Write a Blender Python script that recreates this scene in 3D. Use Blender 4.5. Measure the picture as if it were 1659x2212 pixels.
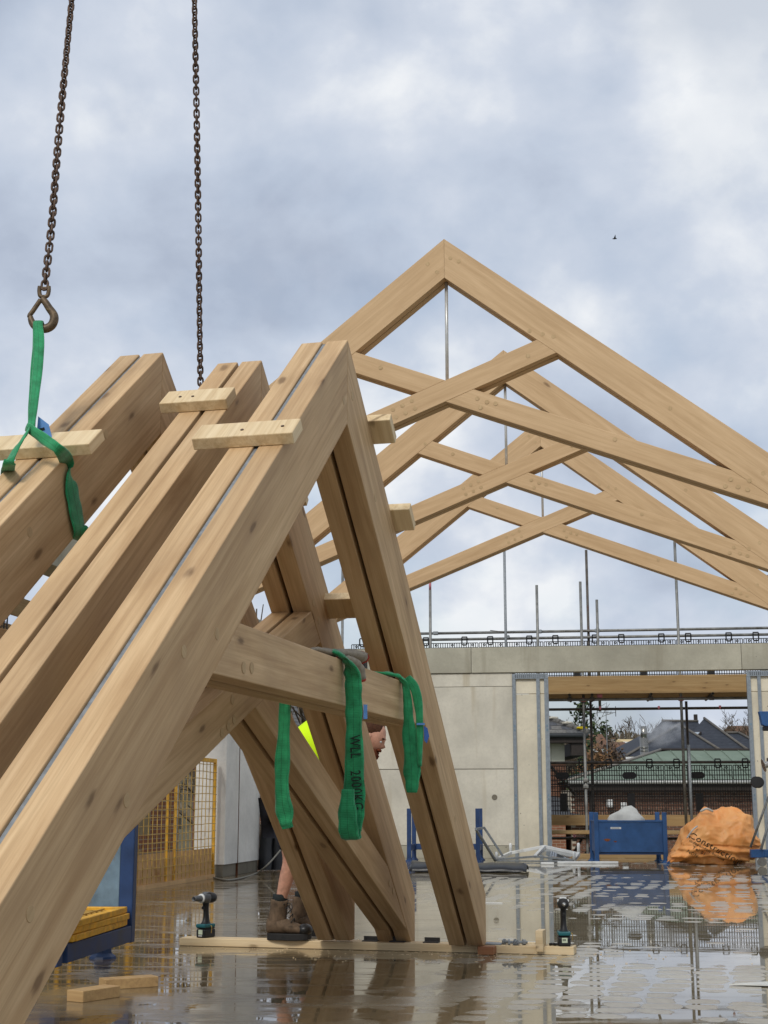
import bpy, bmesh, math, random
from mathutils import Vector, Matrix, noise
from mathutils.bvhtree import BVHTree
R = math.radians
rnd = random.Random(7)
S = bpy.context.scene
COL = S.collection
for o in list(bpy.data.objects):
    bpy.data.objects.remove(o)

# ---------------------------------------------------------------- camera
CAMZ, FPX, PW, PH, HOR = 0.9, 3100.0, 1659.0, 2212.0, 1741.0
PITCH = math.atan((HOR - PH / 2) / FPX)
cd = bpy.data.cameras.new('camera')
cam = bpy.data.objects.new('camera', cd)
COL.objects.link(cam)
cam.location = (0, 0, CAMZ)
cam.rotation_euler = (math.pi / 2 + PITCH, 0, 0)
cd.sensor_fit = 'VERTICAL'
cd.sensor_height = 36
cd.lens = 36 * FPX / PH
cd.clip_start = 0.05
cd.clip_end = 3000
S.camera = cam
S.render.resolution_x, S.render.resolution_y = 768, 1024

# ---------------------------------------------------------------- sky, sun, exposure
SUN_EL, SUN_AZ = R(44), R(202)      # azimuth of the sun measured clockwise from +Y
world = bpy.data.worlds.new('World')
S.world = world
world.use_nodes = True
wn, wl = world.node_tree.nodes, world.node_tree.links
wn.clear()
def N(nt, typ, **kw):
    n = nt.nodes.new(typ)
    for k, v in kw.items():
        if k == 'inp':
            for a, b in v.items():
                n.inputs[a].default_value = b
        else:
            setattr(n, k, v)
    return n
wt = world.node_tree
out = N(wt, 'ShaderNodeOutputWorld')
bg = N(wt, 'ShaderNodeBackground', inp={'Strength': 0.1})
sky = N(wt, 'ShaderNodeTexSky')
sky.sky_type = 'NISHITA'
sky.sun_disc = False
sky.sun_elevation = SUN_EL
sky.sun_rotation = SUN_AZ
sky.air_density = 1.2
sky.dust_density = 2.0
tc = N(wt, 'ShaderNodeTexCoord')
sep = N(wt, 'ShaderNodeSeparateXYZ')
wl.new(tc.outputs['Generated'], sep.inputs[0])
den = N(wt, 'ShaderNodeMath', operation='MAXIMUM', inp={1: 0.0})
wl.new(sep.outputs['Z'], den.inputs[0])
dn2 = N(wt, 'ShaderNodeMath', operation='ADD', inp={1: 0.75})
wl.new(den.outputs[0], dn2.inputs[0])
dx = N(wt, 'ShaderNodeMath', operation='DIVIDE')
dy = N(wt, 'ShaderNodeMath', operation='DIVIDE')
wl.new(sep.outputs['X'], dx.inputs[0]); wl.new(dn2.outputs[0], dx.inputs[1])
wl.new(sep.outputs['Y'], dy.inputs[0]); wl.new(dn2.outputs[0], dy.inputs[1])
cmb = N(wt, 'ShaderNodeCombineXYZ')
wl.new(dx.outputs[0], cmb.inputs[0]); wl.new(dy.outputs[0], cmb.inputs[1])
mp = N(wt, 'ShaderNodeMapping')
mp.inputs['Location'].default_value = (3.1, 1.7, 0)
mp.inputs['Scale'].default_value = (1.0, 1.0, 1)
wl.new(cmb.outputs[0], mp.inputs[0])
n1 = N(wt, 'ShaderNodeTexNoise', inp={'Scale': 5.0, 'Detail': 7.0, 'Roughness': 0.5, 'Distortion': 0.1})
n2 = N(wt, 'ShaderNodeTexNoise', inp={'Scale': 7.0, 'Detail': 9.0, 'Roughness': 0.52, 'Distortion': 0.1})
wl.new(mp.outputs[0], n1.inputs['Vector'])
mp2 = N(wt, 'ShaderNodeMapping')
mp2.inputs['Location'].default_value = (9.3, 4.1, 2)
wl.new(cmb.outputs[0], mp2.inputs[0])
wl.new(mp2.outputs[0], n2.inputs['Vector'])
cover = N(wt, 'ShaderNodeValToRGB')
cover.color_ramp.elements[0].position = 0.33
cover.color_ramp.elements[0].color = (0.62, 0.62, 0.62, 1)
cover.color_ramp.elements[1].position = 0.50
cover.color_ramp.elements[1].color = (1, 1, 1, 1)
wl.new(n1.outputs['Fac'], cover.inputs[0])
shade = N(wt, 'ShaderNodeValToRGB')
while len(shade.color_ramp.elements) < 4: shade.color_ramp.elements.new(0.5)
for e_, (p_, c_) in zip(shade.color_ramp.elements, ((0.32, (3.5, 4.0, 4.95, 1)), (0.44, (4.35, 4.9, 5.85, 1)), (0.53, (5.1, 5.55, 6.35, 1)), (0.64, (7.0, 7.2, 7.45, 1)))):
    e_.position = p_; e_.color = c_
wl.new(n2.outputs['Fac'], shade.inputs[0])
mix = N(wt, 'ShaderNodeMix', data_type='RGBA')
wl.new(cover.outputs[0], mix.inputs[0])
wl.new(sky.outputs[0], mix.inputs[6])
wl.new(shade.outputs[0], mix.inputs[7])
wl.new(mix.outputs[2], bg.inputs['Color'])
wl.new(bg.outputs[0], out.inputs[0])

sd = bpy.data.lights.new('sun', 'SUN')
sd.energy = 1.5
sd.angle = R(14)
sd.color = (1.0, 0.955, 0.89)
sun = bpy.data.objects.new('sun', sd)
COL.objects.link(sun)
_to = Vector((math.sin(SUN_AZ) * math.cos(SUN_EL), math.cos(SUN_AZ) * math.cos(SUN_EL), math.sin(SUN_EL)))
sun.rotation_euler = _to.to_track_quat('Z', 'Y').to_euler()
sun.location = _to * 40
S.view_settings.view_transform = 'Standard'
S.view_settings.look = 'None'
S.view_settings.gamma = 1
S.view_settings.exposure = 0.32
S.view_settings.use_curve_mapping = False
S.render.engine = 'CYCLES'
S.cycles.use_denoising = True
S.cycles.max_bounces = 8
S.cycles.transparent_max_bounces = 8
S.cycles.volume_step_rate = 2.0

# ---------------------------------------------------------------- picking points of the place from the photograph
def ray(px, py):
    cx, cy = px - PW / 2, PH / 2 - py
    return Vector((cx, FPX * math.cos(PITCH) - cy * math.sin(PITCH), FPX * math.sin(PITCH) + cy * math.cos(PITCH)))
CAM = Vector((0, 0, CAMZ))
def at_y(px, py, y):
    r = ray(px, py); return CAM + r * (y / r.y)
def at_z(px, py, z=0.0):
    r = ray(px, py); return CAM + r * ((z - CAMZ) / r.z)

# ---------------------------------------------------------------- mesh building
class MB:
    def __init__(s):
        s.v, s.f, s.uv = [], [], {}
    def add(s, vs, fs, m=None):
        b = len(s.v)
        s.v += [(m @ Vector(p)) if m is not None else Vector(p) for p in vs]
        s.f += [tuple(i + b for i in f) for f in fs]
        return s
    def box(s, c, d, m=None):
        x, y, z = c; a, b, e = d[0] / 2, d[1] / 2, d[2] / 2
        vs = [(x + i * a, y + j * b, z + k * e) for k in (-1, 1) for j in (-1, 1) for i in (-1, 1)]
        return s.add(vs, [(0, 2, 3, 1), (4, 5, 7, 6), (0, 1, 5, 4), (2, 6, 7, 3), (0, 4, 6, 2), (1, 3, 7, 5)], m)
    def bb(s, x0, x1, y0, y1, z0, z1, m=None):
        return s.box(((x0 + x1) / 2, (y0 + y1) / 2, (z0 + z1) / 2), (x1 - x0, y1 - y0, z1 - z0), m)
    def prism(s, poly, y0, y1, m=None):        # poly in x,z ; extruded along y
        n = len(poly)
        ar = sum(poly[i][0] * poly[(i + 1) % n][1] - poly[(i + 1) % n][0] * poly[i][1] for i in range(n))
        if ar < 0: poly = poly[::-1]
        vs = [(p[0], y0, p[1]) for p in poly] + [(p[0], y1, p[1]) for p in poly]
        fs = [tuple(range(n)), tuple(range(2 * n - 1, n - 1, -1))]
        fs += [((i + 1) % n, i, i + n, (i + 1) % n + n) for i in range(n)]
        return s.add(vs, fs, m)
    def tube(s, path, r, n=8, caps=True, m=None, closed=False):
        path = [Vector(p) for p in path]
        k = len(path)
        rs = r if isinstance(r, (list, tuple)) else [r] * k
        vs, fs = [], []
        up = None
        for i, p in enumerate(path):
            a = path[(i - 1) % k] if (closed or i > 0) else p
            b = path[(i + 1) % k] if (closed or i < k - 1) else p
            t = (b - a).normalized() if (b - a).length > 1e-9 else Vector((0, 0, 1))
            if up is None:
                up = Vector((0, 0, 1)) if abs(t.z) < 0.9 else Vector((1, 0, 0))
            x = up.cross(t)
            if x.length < 1e-6:
                x = Vector((1, 0, 0)).cross(t)
            x.normalize(); y = t.cross(x).normalized(); up = y
            for j in range(n):
                a_ = 2 * math.pi * j / n
                vs.append(p + (x * math.cos(a_) + y * math.sin(a_)) * rs[i])
        for i in range(k if closed else k - 1):
            i2 = (i + 1) % k
            for j in range(n):
                fs.append((i * n + j, i * n + (j + 1) % n, i2 * n + (j + 1) % n, i2 * n + j))
        if caps and not closed:
            fs.append(tuple(range(n - 1, -1, -1)))
            fs.append(tuple((k - 1) * n + j for j in range(n)))
        return s.add(vs, fs, m)
    def lathe(s, prof, n=16, m=None):           # prof: (radius, height) ; axis z
        vs, fs = [], []
        k = len(prof)
        for r_, h in prof:
            for j in range(n):
                a = 2 * math.pi * j / n
                vs.append((r_ * math.cos(a), r_ * math.sin(a), h))
        for i in range(k - 1):
            for j in range(n):
                fs.append((i * n + j, i * n + (j + 1) % n, (i + 1) * n + (j + 1) % n, (i + 1) * n + j))
        fs.append(tuple(range(n - 1, -1, -1)))
        fs.append(tuple((k - 1) * n + j for j in range(n)))
        return s.add(vs, fs, m)
    def quad(s, a, b, c, d):
        return s.add([a, b, c, d], [(0, 1, 2, 3)])
    def mesh(s, name, smooth=False):
        me = bpy.data.meshes.new(name)
        me.from_pydata([tuple(p) for p in s.v], [], s.f)
        if s.uv:
            ul = me.uv_layers.new(name='UVMap')
            for poly in me.polygons:
                for li in poly.loop_indices:
                    ul.data[li].uv = s.uv.get(me.loops[li].vertex_index, (0, 0))
        if smooth:
            for p in me.polygons: p.use_smooth = True
        me.update()
        return me
    def obj(s, name, mat, parent=None, bevel=0, smooth=False, loc=None, rot=None, seg=2):
        return mobj(name, s.mesh(name, smooth), mat, parent, bevel, loc, rot, seg)
def mobj(name, me, mat, parent=None, bevel=0, loc=None, rot=None, seg=2):
    if mat is not None and not me.materials: me.materials.append(mat)
    o = bpy.data.objects.new(name, me)
    COL.objects.link(o)
    if parent is not None: o.parent = parent
    if loc is not None: o.location = loc
    if rot is not None: o.rotation_euler = rot
    if bevel:
        b = o.modifiers.new('bevel', 'BEVEL'); b.width = bevel; b.segments = seg; b.limit_method = 'ANGLE'; b.angle_limit = R(35)
    return o
def tag(o, label=None, cat=None, group=None, kind=None):
    if label: o['label'] = label
    if cat: o['category'] = cat
    if group: o['group'] = group
    if kind: o['kind'] = kind
    return o
def thing(name, label, cat, loc=(0, 0, 0), rz=0.0, group=None, kind='thing'):
    o = bpy.data.objects.new(name, None)
    o.empty_display_size = 0.1
    COL.objects.link(o)
    o.location = loc
    o.rotation_euler = (0, 0, rz)
    return tag(o, label, cat, group, kind)
def dup(o, parent=None):
    c = o.copy(); COL.objects.link(c)
    if parent is not None: c.parent = parent
    for ch in list(o.children): dup(ch, c)
    return c
def smooth_path(pts, n=6):
    pts = [Vector(p) for p in pts]
    if len(pts) < 3: return pts
    res = []
    P = [pts[0] * 2 - pts[1]] + pts + [pts[-1] * 2 - pts[-2]]
    for i in range(1, len(P) - 2):
        for j in range(n):
            t = j / n
            a, b, c, d = P[i - 1], P[i], P[i + 1], P[i + 2]
            res.append(0.5 * ((2 * b) + (c - a) * t + (2 * a - 5 * b + 4 * c - d) * t * t + (3 * b - a - 3 * c + d) * t ** 3))
    res.append(pts[-1])
    return res

# ---------------------------------------------------------------- materials
def srgb(r, g, b):
    f = lambda c: (c / 255 / 12.92) if c / 255 <= 0.04045 else ((c / 255 + 0.055) / 1.055) ** 2.4
    return (f(r), f(g), f(b), 1)
class Mat:
    def __init__(s, name):
        s.m = bpy.data.materials.new(name); s.m.use_nodes = True
        s.nt = s.m.node_tree; s.nt.nodes.clear()
        s.out = N(s.nt, 'ShaderNodeOutputMaterial')
        s.b = N(s.nt, 'ShaderNodeBsdfPrincipled')
        s.nt.links.new(s.b.outputs[0], s.out.inputs[0])
        s._co = None
    def n(s, typ, **kw): return N(s.nt, typ, **kw)
    def l(s, a, b): s.nt.links.new(a, b)
    def coord(s, kind='Object', scale=(1, 1, 1), jitter=True, loc=(0, 0, 0), rot=(0, 0, 0)):
        t = s.n('ShaderNodeTexCoord')
        o = t.outputs[kind]
        if jitter:
            oi = s.n('ShaderNodeObjectInfo')
            mu = s.n('ShaderNodeMath', operation='MULTIPLY', inp={1: 57.0})
            s.l(oi.outputs['Random'], mu.inputs[0])
            va = s.n('ShaderNodeVectorMath', operation='ADD')
            s.l(o, va.inputs[0]); s.l(mu.outputs[0], va.inputs[1])
            o = va.outputs[0]
        mp = s.n('ShaderNodeMapping')
        mp.inputs['Scale'].default_value = scale
        mp.inputs['Location'].default_value = loc
        mp.inputs['Rotation'].default_value = rot
        s.l(o, mp.inputs[0])
        return mp.outputs[0]
    def noise(s, co, scale=1.0, detail=4.0, rough=0.5, dist=0.0):
        n = s.n('ShaderNodeTexNoise', inp={'Scale': scale, 'Detail': detail, 'Roughness': rough, 'Distortion': dist})
        s.l(co, n.inputs['Vector'])
        return n.outputs['Fac']
    def ramp(s, fac, stops, interp='LINEAR'):
        r = s.n('ShaderNodeValToRGB')
        cr = r.color_ramp; cr.interpolation = interp
        while len(cr.elements) < len(stops): cr.elements.new(0.5)
        for e, (p, c) in zip(cr.elements, stops):
            e.position = p
            e.color = c if len(c) == 4 else (*c, 1)
        s.l(fac, r.inputs[0])
        return r.outputs[0]
    def val(s, fac, a, b, p0=0.0, p1=1.0):
        m = s.n('ShaderNodeMapRange', inp={1: p0, 2: p1, 3: a, 4: b})
        s.l(fac, m.inputs[0])
        return m.outputs[0]
    def mixc(s, fac, a, b, mode='MIX'):
        m = s.n('ShaderNodeMix', data_type='RGBA', blend_type=mode)
        for sock, v in ((m.inputs[0], fac), (m.inputs[6], a), (m.inputs[7], b)):
            if hasattr(v, 'links'): s.l(v, sock)
            else: sock.default_value = v
        return m.outputs[2]
    def math(s, op, a, b=0.0, c=0.0):
        m = s.n('ShaderNodeMath', operation=op)
        for i, v in enumerate((a, b, c)):
            if hasattr(v, 'links'): s.l(v, m.inputs[i])
            else: m.inputs[i].default_value = v
        return m.outputs[0]
    def bump(s, h, strength=0.3, dist=0.01):
        b = s.n('ShaderNodeBump', inp={'Strength': strength, 'Distance': dist})
        s.l(h, b.inputs['Height']); s.l(b.outputs[0], s.b.inputs['Normal'])
    def set(s, **kw):
        nm = {'color': 'Base Color', 'rough': 'Roughness', 'metal': 'Metallic', 'spec': 'Specular IOR Level', 'alpha': 'Alpha', 'sheen': 'Sheen Weight', 'trans': 'Transmission Weight', 'ior': 'IOR'}
        for k, v in kw.items():
            i = s.b.inputs[nm[k]]
            if hasattr(v, 'links'): s.l(v, i)
            else: i.default_value = v
        return s

def wood(name, light, mid, dark, knots=0.5, stain=0.25, rough=0.62, knot_scale=1.0, grain=0.42):
    M_ = Mat(name)
    co = M_.coord('Object', (0.9, 9, 9))
    streak = M_.noise(co, 1.6, 6, 0.6, 0.6)
    fib = M_.noise(M_.coord('Object', (5, 150, 150)), 1.0, 3, 0.6)
    w = M_.n('ShaderNodeTexWave', wave_type='BANDS', bands_direction='DIAGONAL', inp={'Scale': 1.1, 'Distortion': 7.0, 'Detail': 3.0, 'Detail Scale': 0.7, 'Detail Roughness': 0.55})
    M_.l(M_.coord('Object', (0.55, 5.5, 5.5)), w.inputs['Vector'])
    base = M_.ramp(streak, [(0.28, dark), (0.5, mid), (0.72, light)])
    base = M_.mixc(M_.val(w.outputs['Fac'], 0.0, 0.30), base, dark)
    base = M_.mixc(M_.val(fib, 0.30, 0.0, 0.35, 0.6), base, dark)
    gr = M_.noise(M_.coord('Object', (0.8, 46, 46)), 1.0, 5, 0.65, 0.35)
    base = M_.mixc(M_.val(gr, grain, 0.0, 0.36, 0.52), base, (dark[0] * 0.72, dark[1] * 0.68, dark[2] * 0.62, 1))
    base = M_.mixc(M_.val(gr, 0.0, grain * 0.7, 0.56, 0.72), base, (min(1, light[0] * 1.12), min(1, light[1] * 1.14), min(1, light[2] * 1.2), 1))
    low = M_.noise(M_.coord('Object', (0.8, 2.2, 2.2)), 1.3, 3, 0.5, 0.4)
    base = M_.mixc(M_.val(low, 0.0, stain, 0.45, 0.7), base, (dark[0] * 0.62, dark[1] * 0.64, dark[2] * 0.72, 1))
    if knots > 0:
        v = M_.n('ShaderNodeTexVoronoi', voronoi_dimensions='2D', inp={'Scale': 1.0, 'Randomness': 1.0})
        k3 = M_.n('ShaderNodeSeparateXYZ'); M_.l(M_.coord('Object', (1, 1, 1)), k3.inputs[0])
        kc = M_.n('ShaderNodeCombineXYZ')
        M_.l(M_.math('MULTIPLY', k3.outputs[0], 1.5 * knot_scale), kc.inputs[0])
        M_.l(M_.math('MULTIPLY', M_.math('ADD', k3.outputs[2], M_.math('MULTIPLY', k3.outputs[1], 0.8)), 4.2 * knot_scale), kc.inputs[1])
        M_.l(kc.outputs[0], v.inputs['Vector'])
        cs = M_.n('ShaderNodeSeparateColor'); M_.l(v.outputs['Color'], cs.inputs[0])
        pick = M_.math('LESS_THAN', cs.outputs[0], knots)
        kn = M_.n('ShaderNodeMapRange', interpolation_type='SMOOTHSTEP', inp={1: 0.02, 2: 0.10, 3: 1.0, 4: 0.0})
        wob = M_.noise(M_.coord('Object', (6, 22, 22)), 1.4, 3, 0.6)
        dd = M_.math('ADD', v.outputs['Distance'], M_.math('MULTIPLY_ADD', wob, 0.16, -0.08))
        M_.l(dd, kn.inputs[0])
        halo = M_.n('ShaderNodeMapRange', interpolation_type='SMOOTHSTEP', inp={1: 0.04, 2: 0.30, 3: 0.22, 4: 0.0})
        M_.l(dd, halo.inputs[0])
        base = M_.mixc(M_.math('MULTIPLY', halo.outputs[0], pick), base, (dark[0] * 0.6, dark[1] * 0.56, dark[2] * 0.55, 1))
        kf = M_.math('MULTIPLY', M_.math('MULTIPLY', kn.outputs[0], pick), 0.78)
        base = M_.mixc(kf, base, (dark[0] * 0.28, dark[1] * 0.24, dark[2] * 0.22, 1))
    tint = M_.n('ShaderNodeObjectInfo')
    base = M_.mixc(M_.val(tint.outputs['Random'], 0.0, 0.22), base, (mid[0] * 0.86, mid[1] * 0.8, mid[2] * 0.72, 1))
    M_.set(color=base, rough=M_.val(streak, rough - 0.1, rough + 0.12), spec=0.28)
    M_.bump(M_.math('ADD', fib, streak), 0.25, 0.0015)
    return M_.m
OAK = wood('oak_planed', (0.71, 0.515, 0.295, 1), (0.61, 0.42, 0.228, 1), (0.44, 0.275, 0.132, 1), knots=0.42, stain=0.42, knot_scale=1.25)
OAK_FAR = wood('oak_planed_clean', (0.68, 0.485, 0.285, 1), (0.61, 0.425, 0.24, 1), (0.49, 0.325, 0.17, 1), knots=0.05, stain=0.10, grain=0.22)
PINE = wood('softwood_batten', (0.82, 0.68, 0.45, 1), (0.75, 0.60, 0.37, 1), (0.60, 0.43, 0.23, 1), knots=0.22, stain=0.08, knot_scale=1.6)
PINE_WET = wood('softwood_damp', (0.60, 0.42, 0.20, 1), (0.52, 0.34, 0.15, 1), (0.38, 0.23, 0.10, 1), knots=0.25, stain=0.3, knot_scale=2.5)
BOARD = wood('scaffold_timber', (0.48, 0.34, 0.17, 1), (0.42, 0.29, 0.14, 1), (0.30, 0.19, 0.08, 1), knots=0.55, stain=0.25, knot_scale=1.3)
REDWOOD = wood('red_softwood', (0.45, 0.22, 0.10, 1), (0.36, 0.16, 0.07, 1), (0.24, 0.10, 0.05, 1), knots=0.1, stain=0.2)
PEG = wood('oak_peg', (0.58, 0.42, 0.235, 1), (0.52, 0.37, 0.20, 1), (0.44, 0.30, 0.155, 1), knots=0, stain=0.0)

def simple(name, col, rough=0.5, metal=0.0, var=0.15, scale=8.0, spec=0.4, dirt=None, bump=0.0):
    M_ = Mat(name)
    n = M_.noise(M_.coord('Object', (1, 1, 1)), scale, 5, 0.6)
    dk = tuple(c * (1 - var * 1.6) for c in col[:3]) + (1,)
    lt = tuple(min(1, c * (1 + var)) for c in col[:3]) + (1,)
    c = M_.ramp(n, [(0.3, dk), (0.7, lt)])
    if dirt:
        n2 = M_.noise(M_.coord('Object', (1, 1, 1), loc=(5, 3, 1)), scale * 0.45, 6, 0.65, 0.5)
        c = M_.mixc(M_.val(n2, 0.0, 0.9, 0.58, 0.72), c, dirt)
    M_.set(color=c, rough=M_.val(n, max(0.03, rough - 0.12), min(1, rough + 0.12)), metal=metal, spec=spec)
    if bump: M_.bump(n, bump, 0.004)
    return M_.m
GALV = simple('galvanised_steel', srgb(138, 143, 146), 0.55, 0.3, 0.18, 30, 0.5)
STUD = simple('galvanised_stud', srgb(138, 147, 154), 0.5, 0.35, 0.12, 20, 0.5)
TUBE = simple('scaffold_tube', srgb(128, 128, 124), 0.5, 0.45, 0.25, 9, 0.4, dirt=srgb(90, 82, 72))
TUBE_D = simple('scaffold_tube_dark', srgb(92, 86, 80), 0.6, 0.3, 0.25, 9, 0.4, dirt=srgb(82, 52, 42))
TUBE_P = simple('scaffold_tube_pink_end', srgb(205, 130, 140), 0.6, 0.1, 0.2, 9, 0.4)
RODM = simple('tie_rod_steel', srgb(196, 196, 192), 0.35, 0.3, 0.1, 20)
CHAINM = simple('rusty_chain', srgb(92, 72, 58), 0.6, 0.35, 0.35, 60, 0.4, dirt=srgb(70, 50, 42))
HOOKM = simple('worn_hook_steel', srgb(104, 88, 68), 0.5, 0.4, 0.35, 40, 0.4, dirt=srgb(150, 130, 92))
BLACKP = simple('black_plastic', srgb(26, 26, 27), 0.5, 0, 0.2, 30)
BLACKM = simple('black_coated_wire', srgb(24, 23, 23), 0.55, 0, 0.2, 20)
RUBBER = simple('dark_rubber', srgb(34, 33, 32), 0.7, 0, 0.2, 25)
BLUE = simple('blue_painted_steel', srgb(48, 88, 138), 0.5, 0.0, 0.16, 5, 0.4, dirt=srgb(44, 62, 92))
BLUE_D = simple('dark_blue_painted_steel', srgb(36, 62, 104), 0.5, 0.0, 0.2, 6, 0.4, dirt=srgb(52, 58, 70))
BLUE_W = simple('weathered_blue_steel', srgb(112, 136, 152), 0.6, 0.0, 0.2, 9, 0.4, dirt=srgb(112, 92, 62))
YELLOW = simple('yellow_painted_steel', srgb(228, 172, 52), 0.55, 0.0, 0.2, 12, 0.4, dirt=srgb(138, 92, 38))
YWIRE = simple('yellow_wire', srgb(196, 160, 84), 0.6, 0.0, 0.25, 14, 0.4, dirt=srgb(140, 92, 48))
WHITEM = simple('white_painted_aluminium', srgb(222, 224, 222), 0.4, 0.0, 0.06, 12, 0.5, dirt=srgb(176, 174, 164))
WHITES = simple('white_sheet', srgb(205, 205, 198), 0.6, 0.0, 0.08, 8, 0.3)
SKIN = simple('skin', srgb(196, 146, 122), 0.5, 0.0, 0.16, 26, 0.4, dirt=srgb(176, 112, 92), bump=0.1)
GREYCLOTH = simple('grey_work_cloth', srgb(150, 140, 124), 0.9, 0.0, 0.15, 40, 0.2, bump=0.2)
REDP = simple('red_plastic', srgb(168, 52, 38), 0.5, 0.0, 0.1, 20)
MEMB = simple('black_membrane', srgb(30, 31, 34), 0.35, 0.0, 0.2, 7, 0.5, bump=0.2)
ROPE = simple('grey_rope', srgb(132, 130, 122), 0.8, 0.0, 0.2, 60, 0.2)
BRASS = simple('brass_clip', srgb(190, 160, 90), 0.35, 0.7, 0.1, 30)
def concrete(name, base, stain=(0.30, 0.27, 0.22, 1), amt=0.5, sc=1.0):
    M_ = Mat(name)
    co = M_.coord('Object', (1, 1, 1))
    big = M_.noise(co, 0.9 * sc, 6, 0.6, 0.3)
    fine = M_.noise(co, 22, 5, 0.7)
    vert = M_.noise(M_.coord('Object', (4, 4, 0.35)), 1.0, 4, 0.55)
    dk = tuple(c * 0.68 for c in base[:3]) + (1,)
    c = M_.ramp(big, [(0.3, dk), (0.62, base)])
    c = M_.mixc(M_.val(vert, 0.0, amt, 0.55, 0.75), c, stain)
    c = M_.mixc(M_.val(fine, 0.22, 0.0, 0.3, 0.55), c, (base[0] * 0.55, base[1] * 0.55, base[2] * 0.55, 1))
    pits = M_.n('ShaderNodeTexVoronoi', inp={'Scale': 9.0})
    M_.l(co, pits.inputs['Vector'])
    ps = M_.n('ShaderNodeSeparateColor'); M_.l(pits.outputs['Color'], ps.inputs[0])
    pf = M_.math('MULTIPLY', M_.math('LESS_THAN', pits.outputs['Distance'], 0.10), M_.math('LESS_THAN', ps.outputs[1], 0.14))
    c = M_.mixc(M_.math('MULTIPLY', pf, 0.7), c, (0.10, 0.09, 0.08, 1))
    M_.set(color=c, rough=M_.val(big, 0.75, 0.95), spec=0.25)
    M_.bump(M_.math('ADD', fine, M_.math('MULTIPLY', big, 0.5)), 0.25, 0.006)
    return M_.m
CONC = concrete('cast_concrete_wall', srgb(212, 207, 191), srgb(172, 160, 134), 0.75)
CONC_L = concrete('concrete_beam', srgb(180, 176, 158), srgb(138, 132, 114), 0.65)
CONC_P = concrete('pale_concrete_panel', srgb(220, 212, 190), srgb(190, 176, 146), 0.3)
CONC_D = concrete('concrete_kicker', srgb(128, 122, 108), srgb(92, 86, 74), 0.6)

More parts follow.
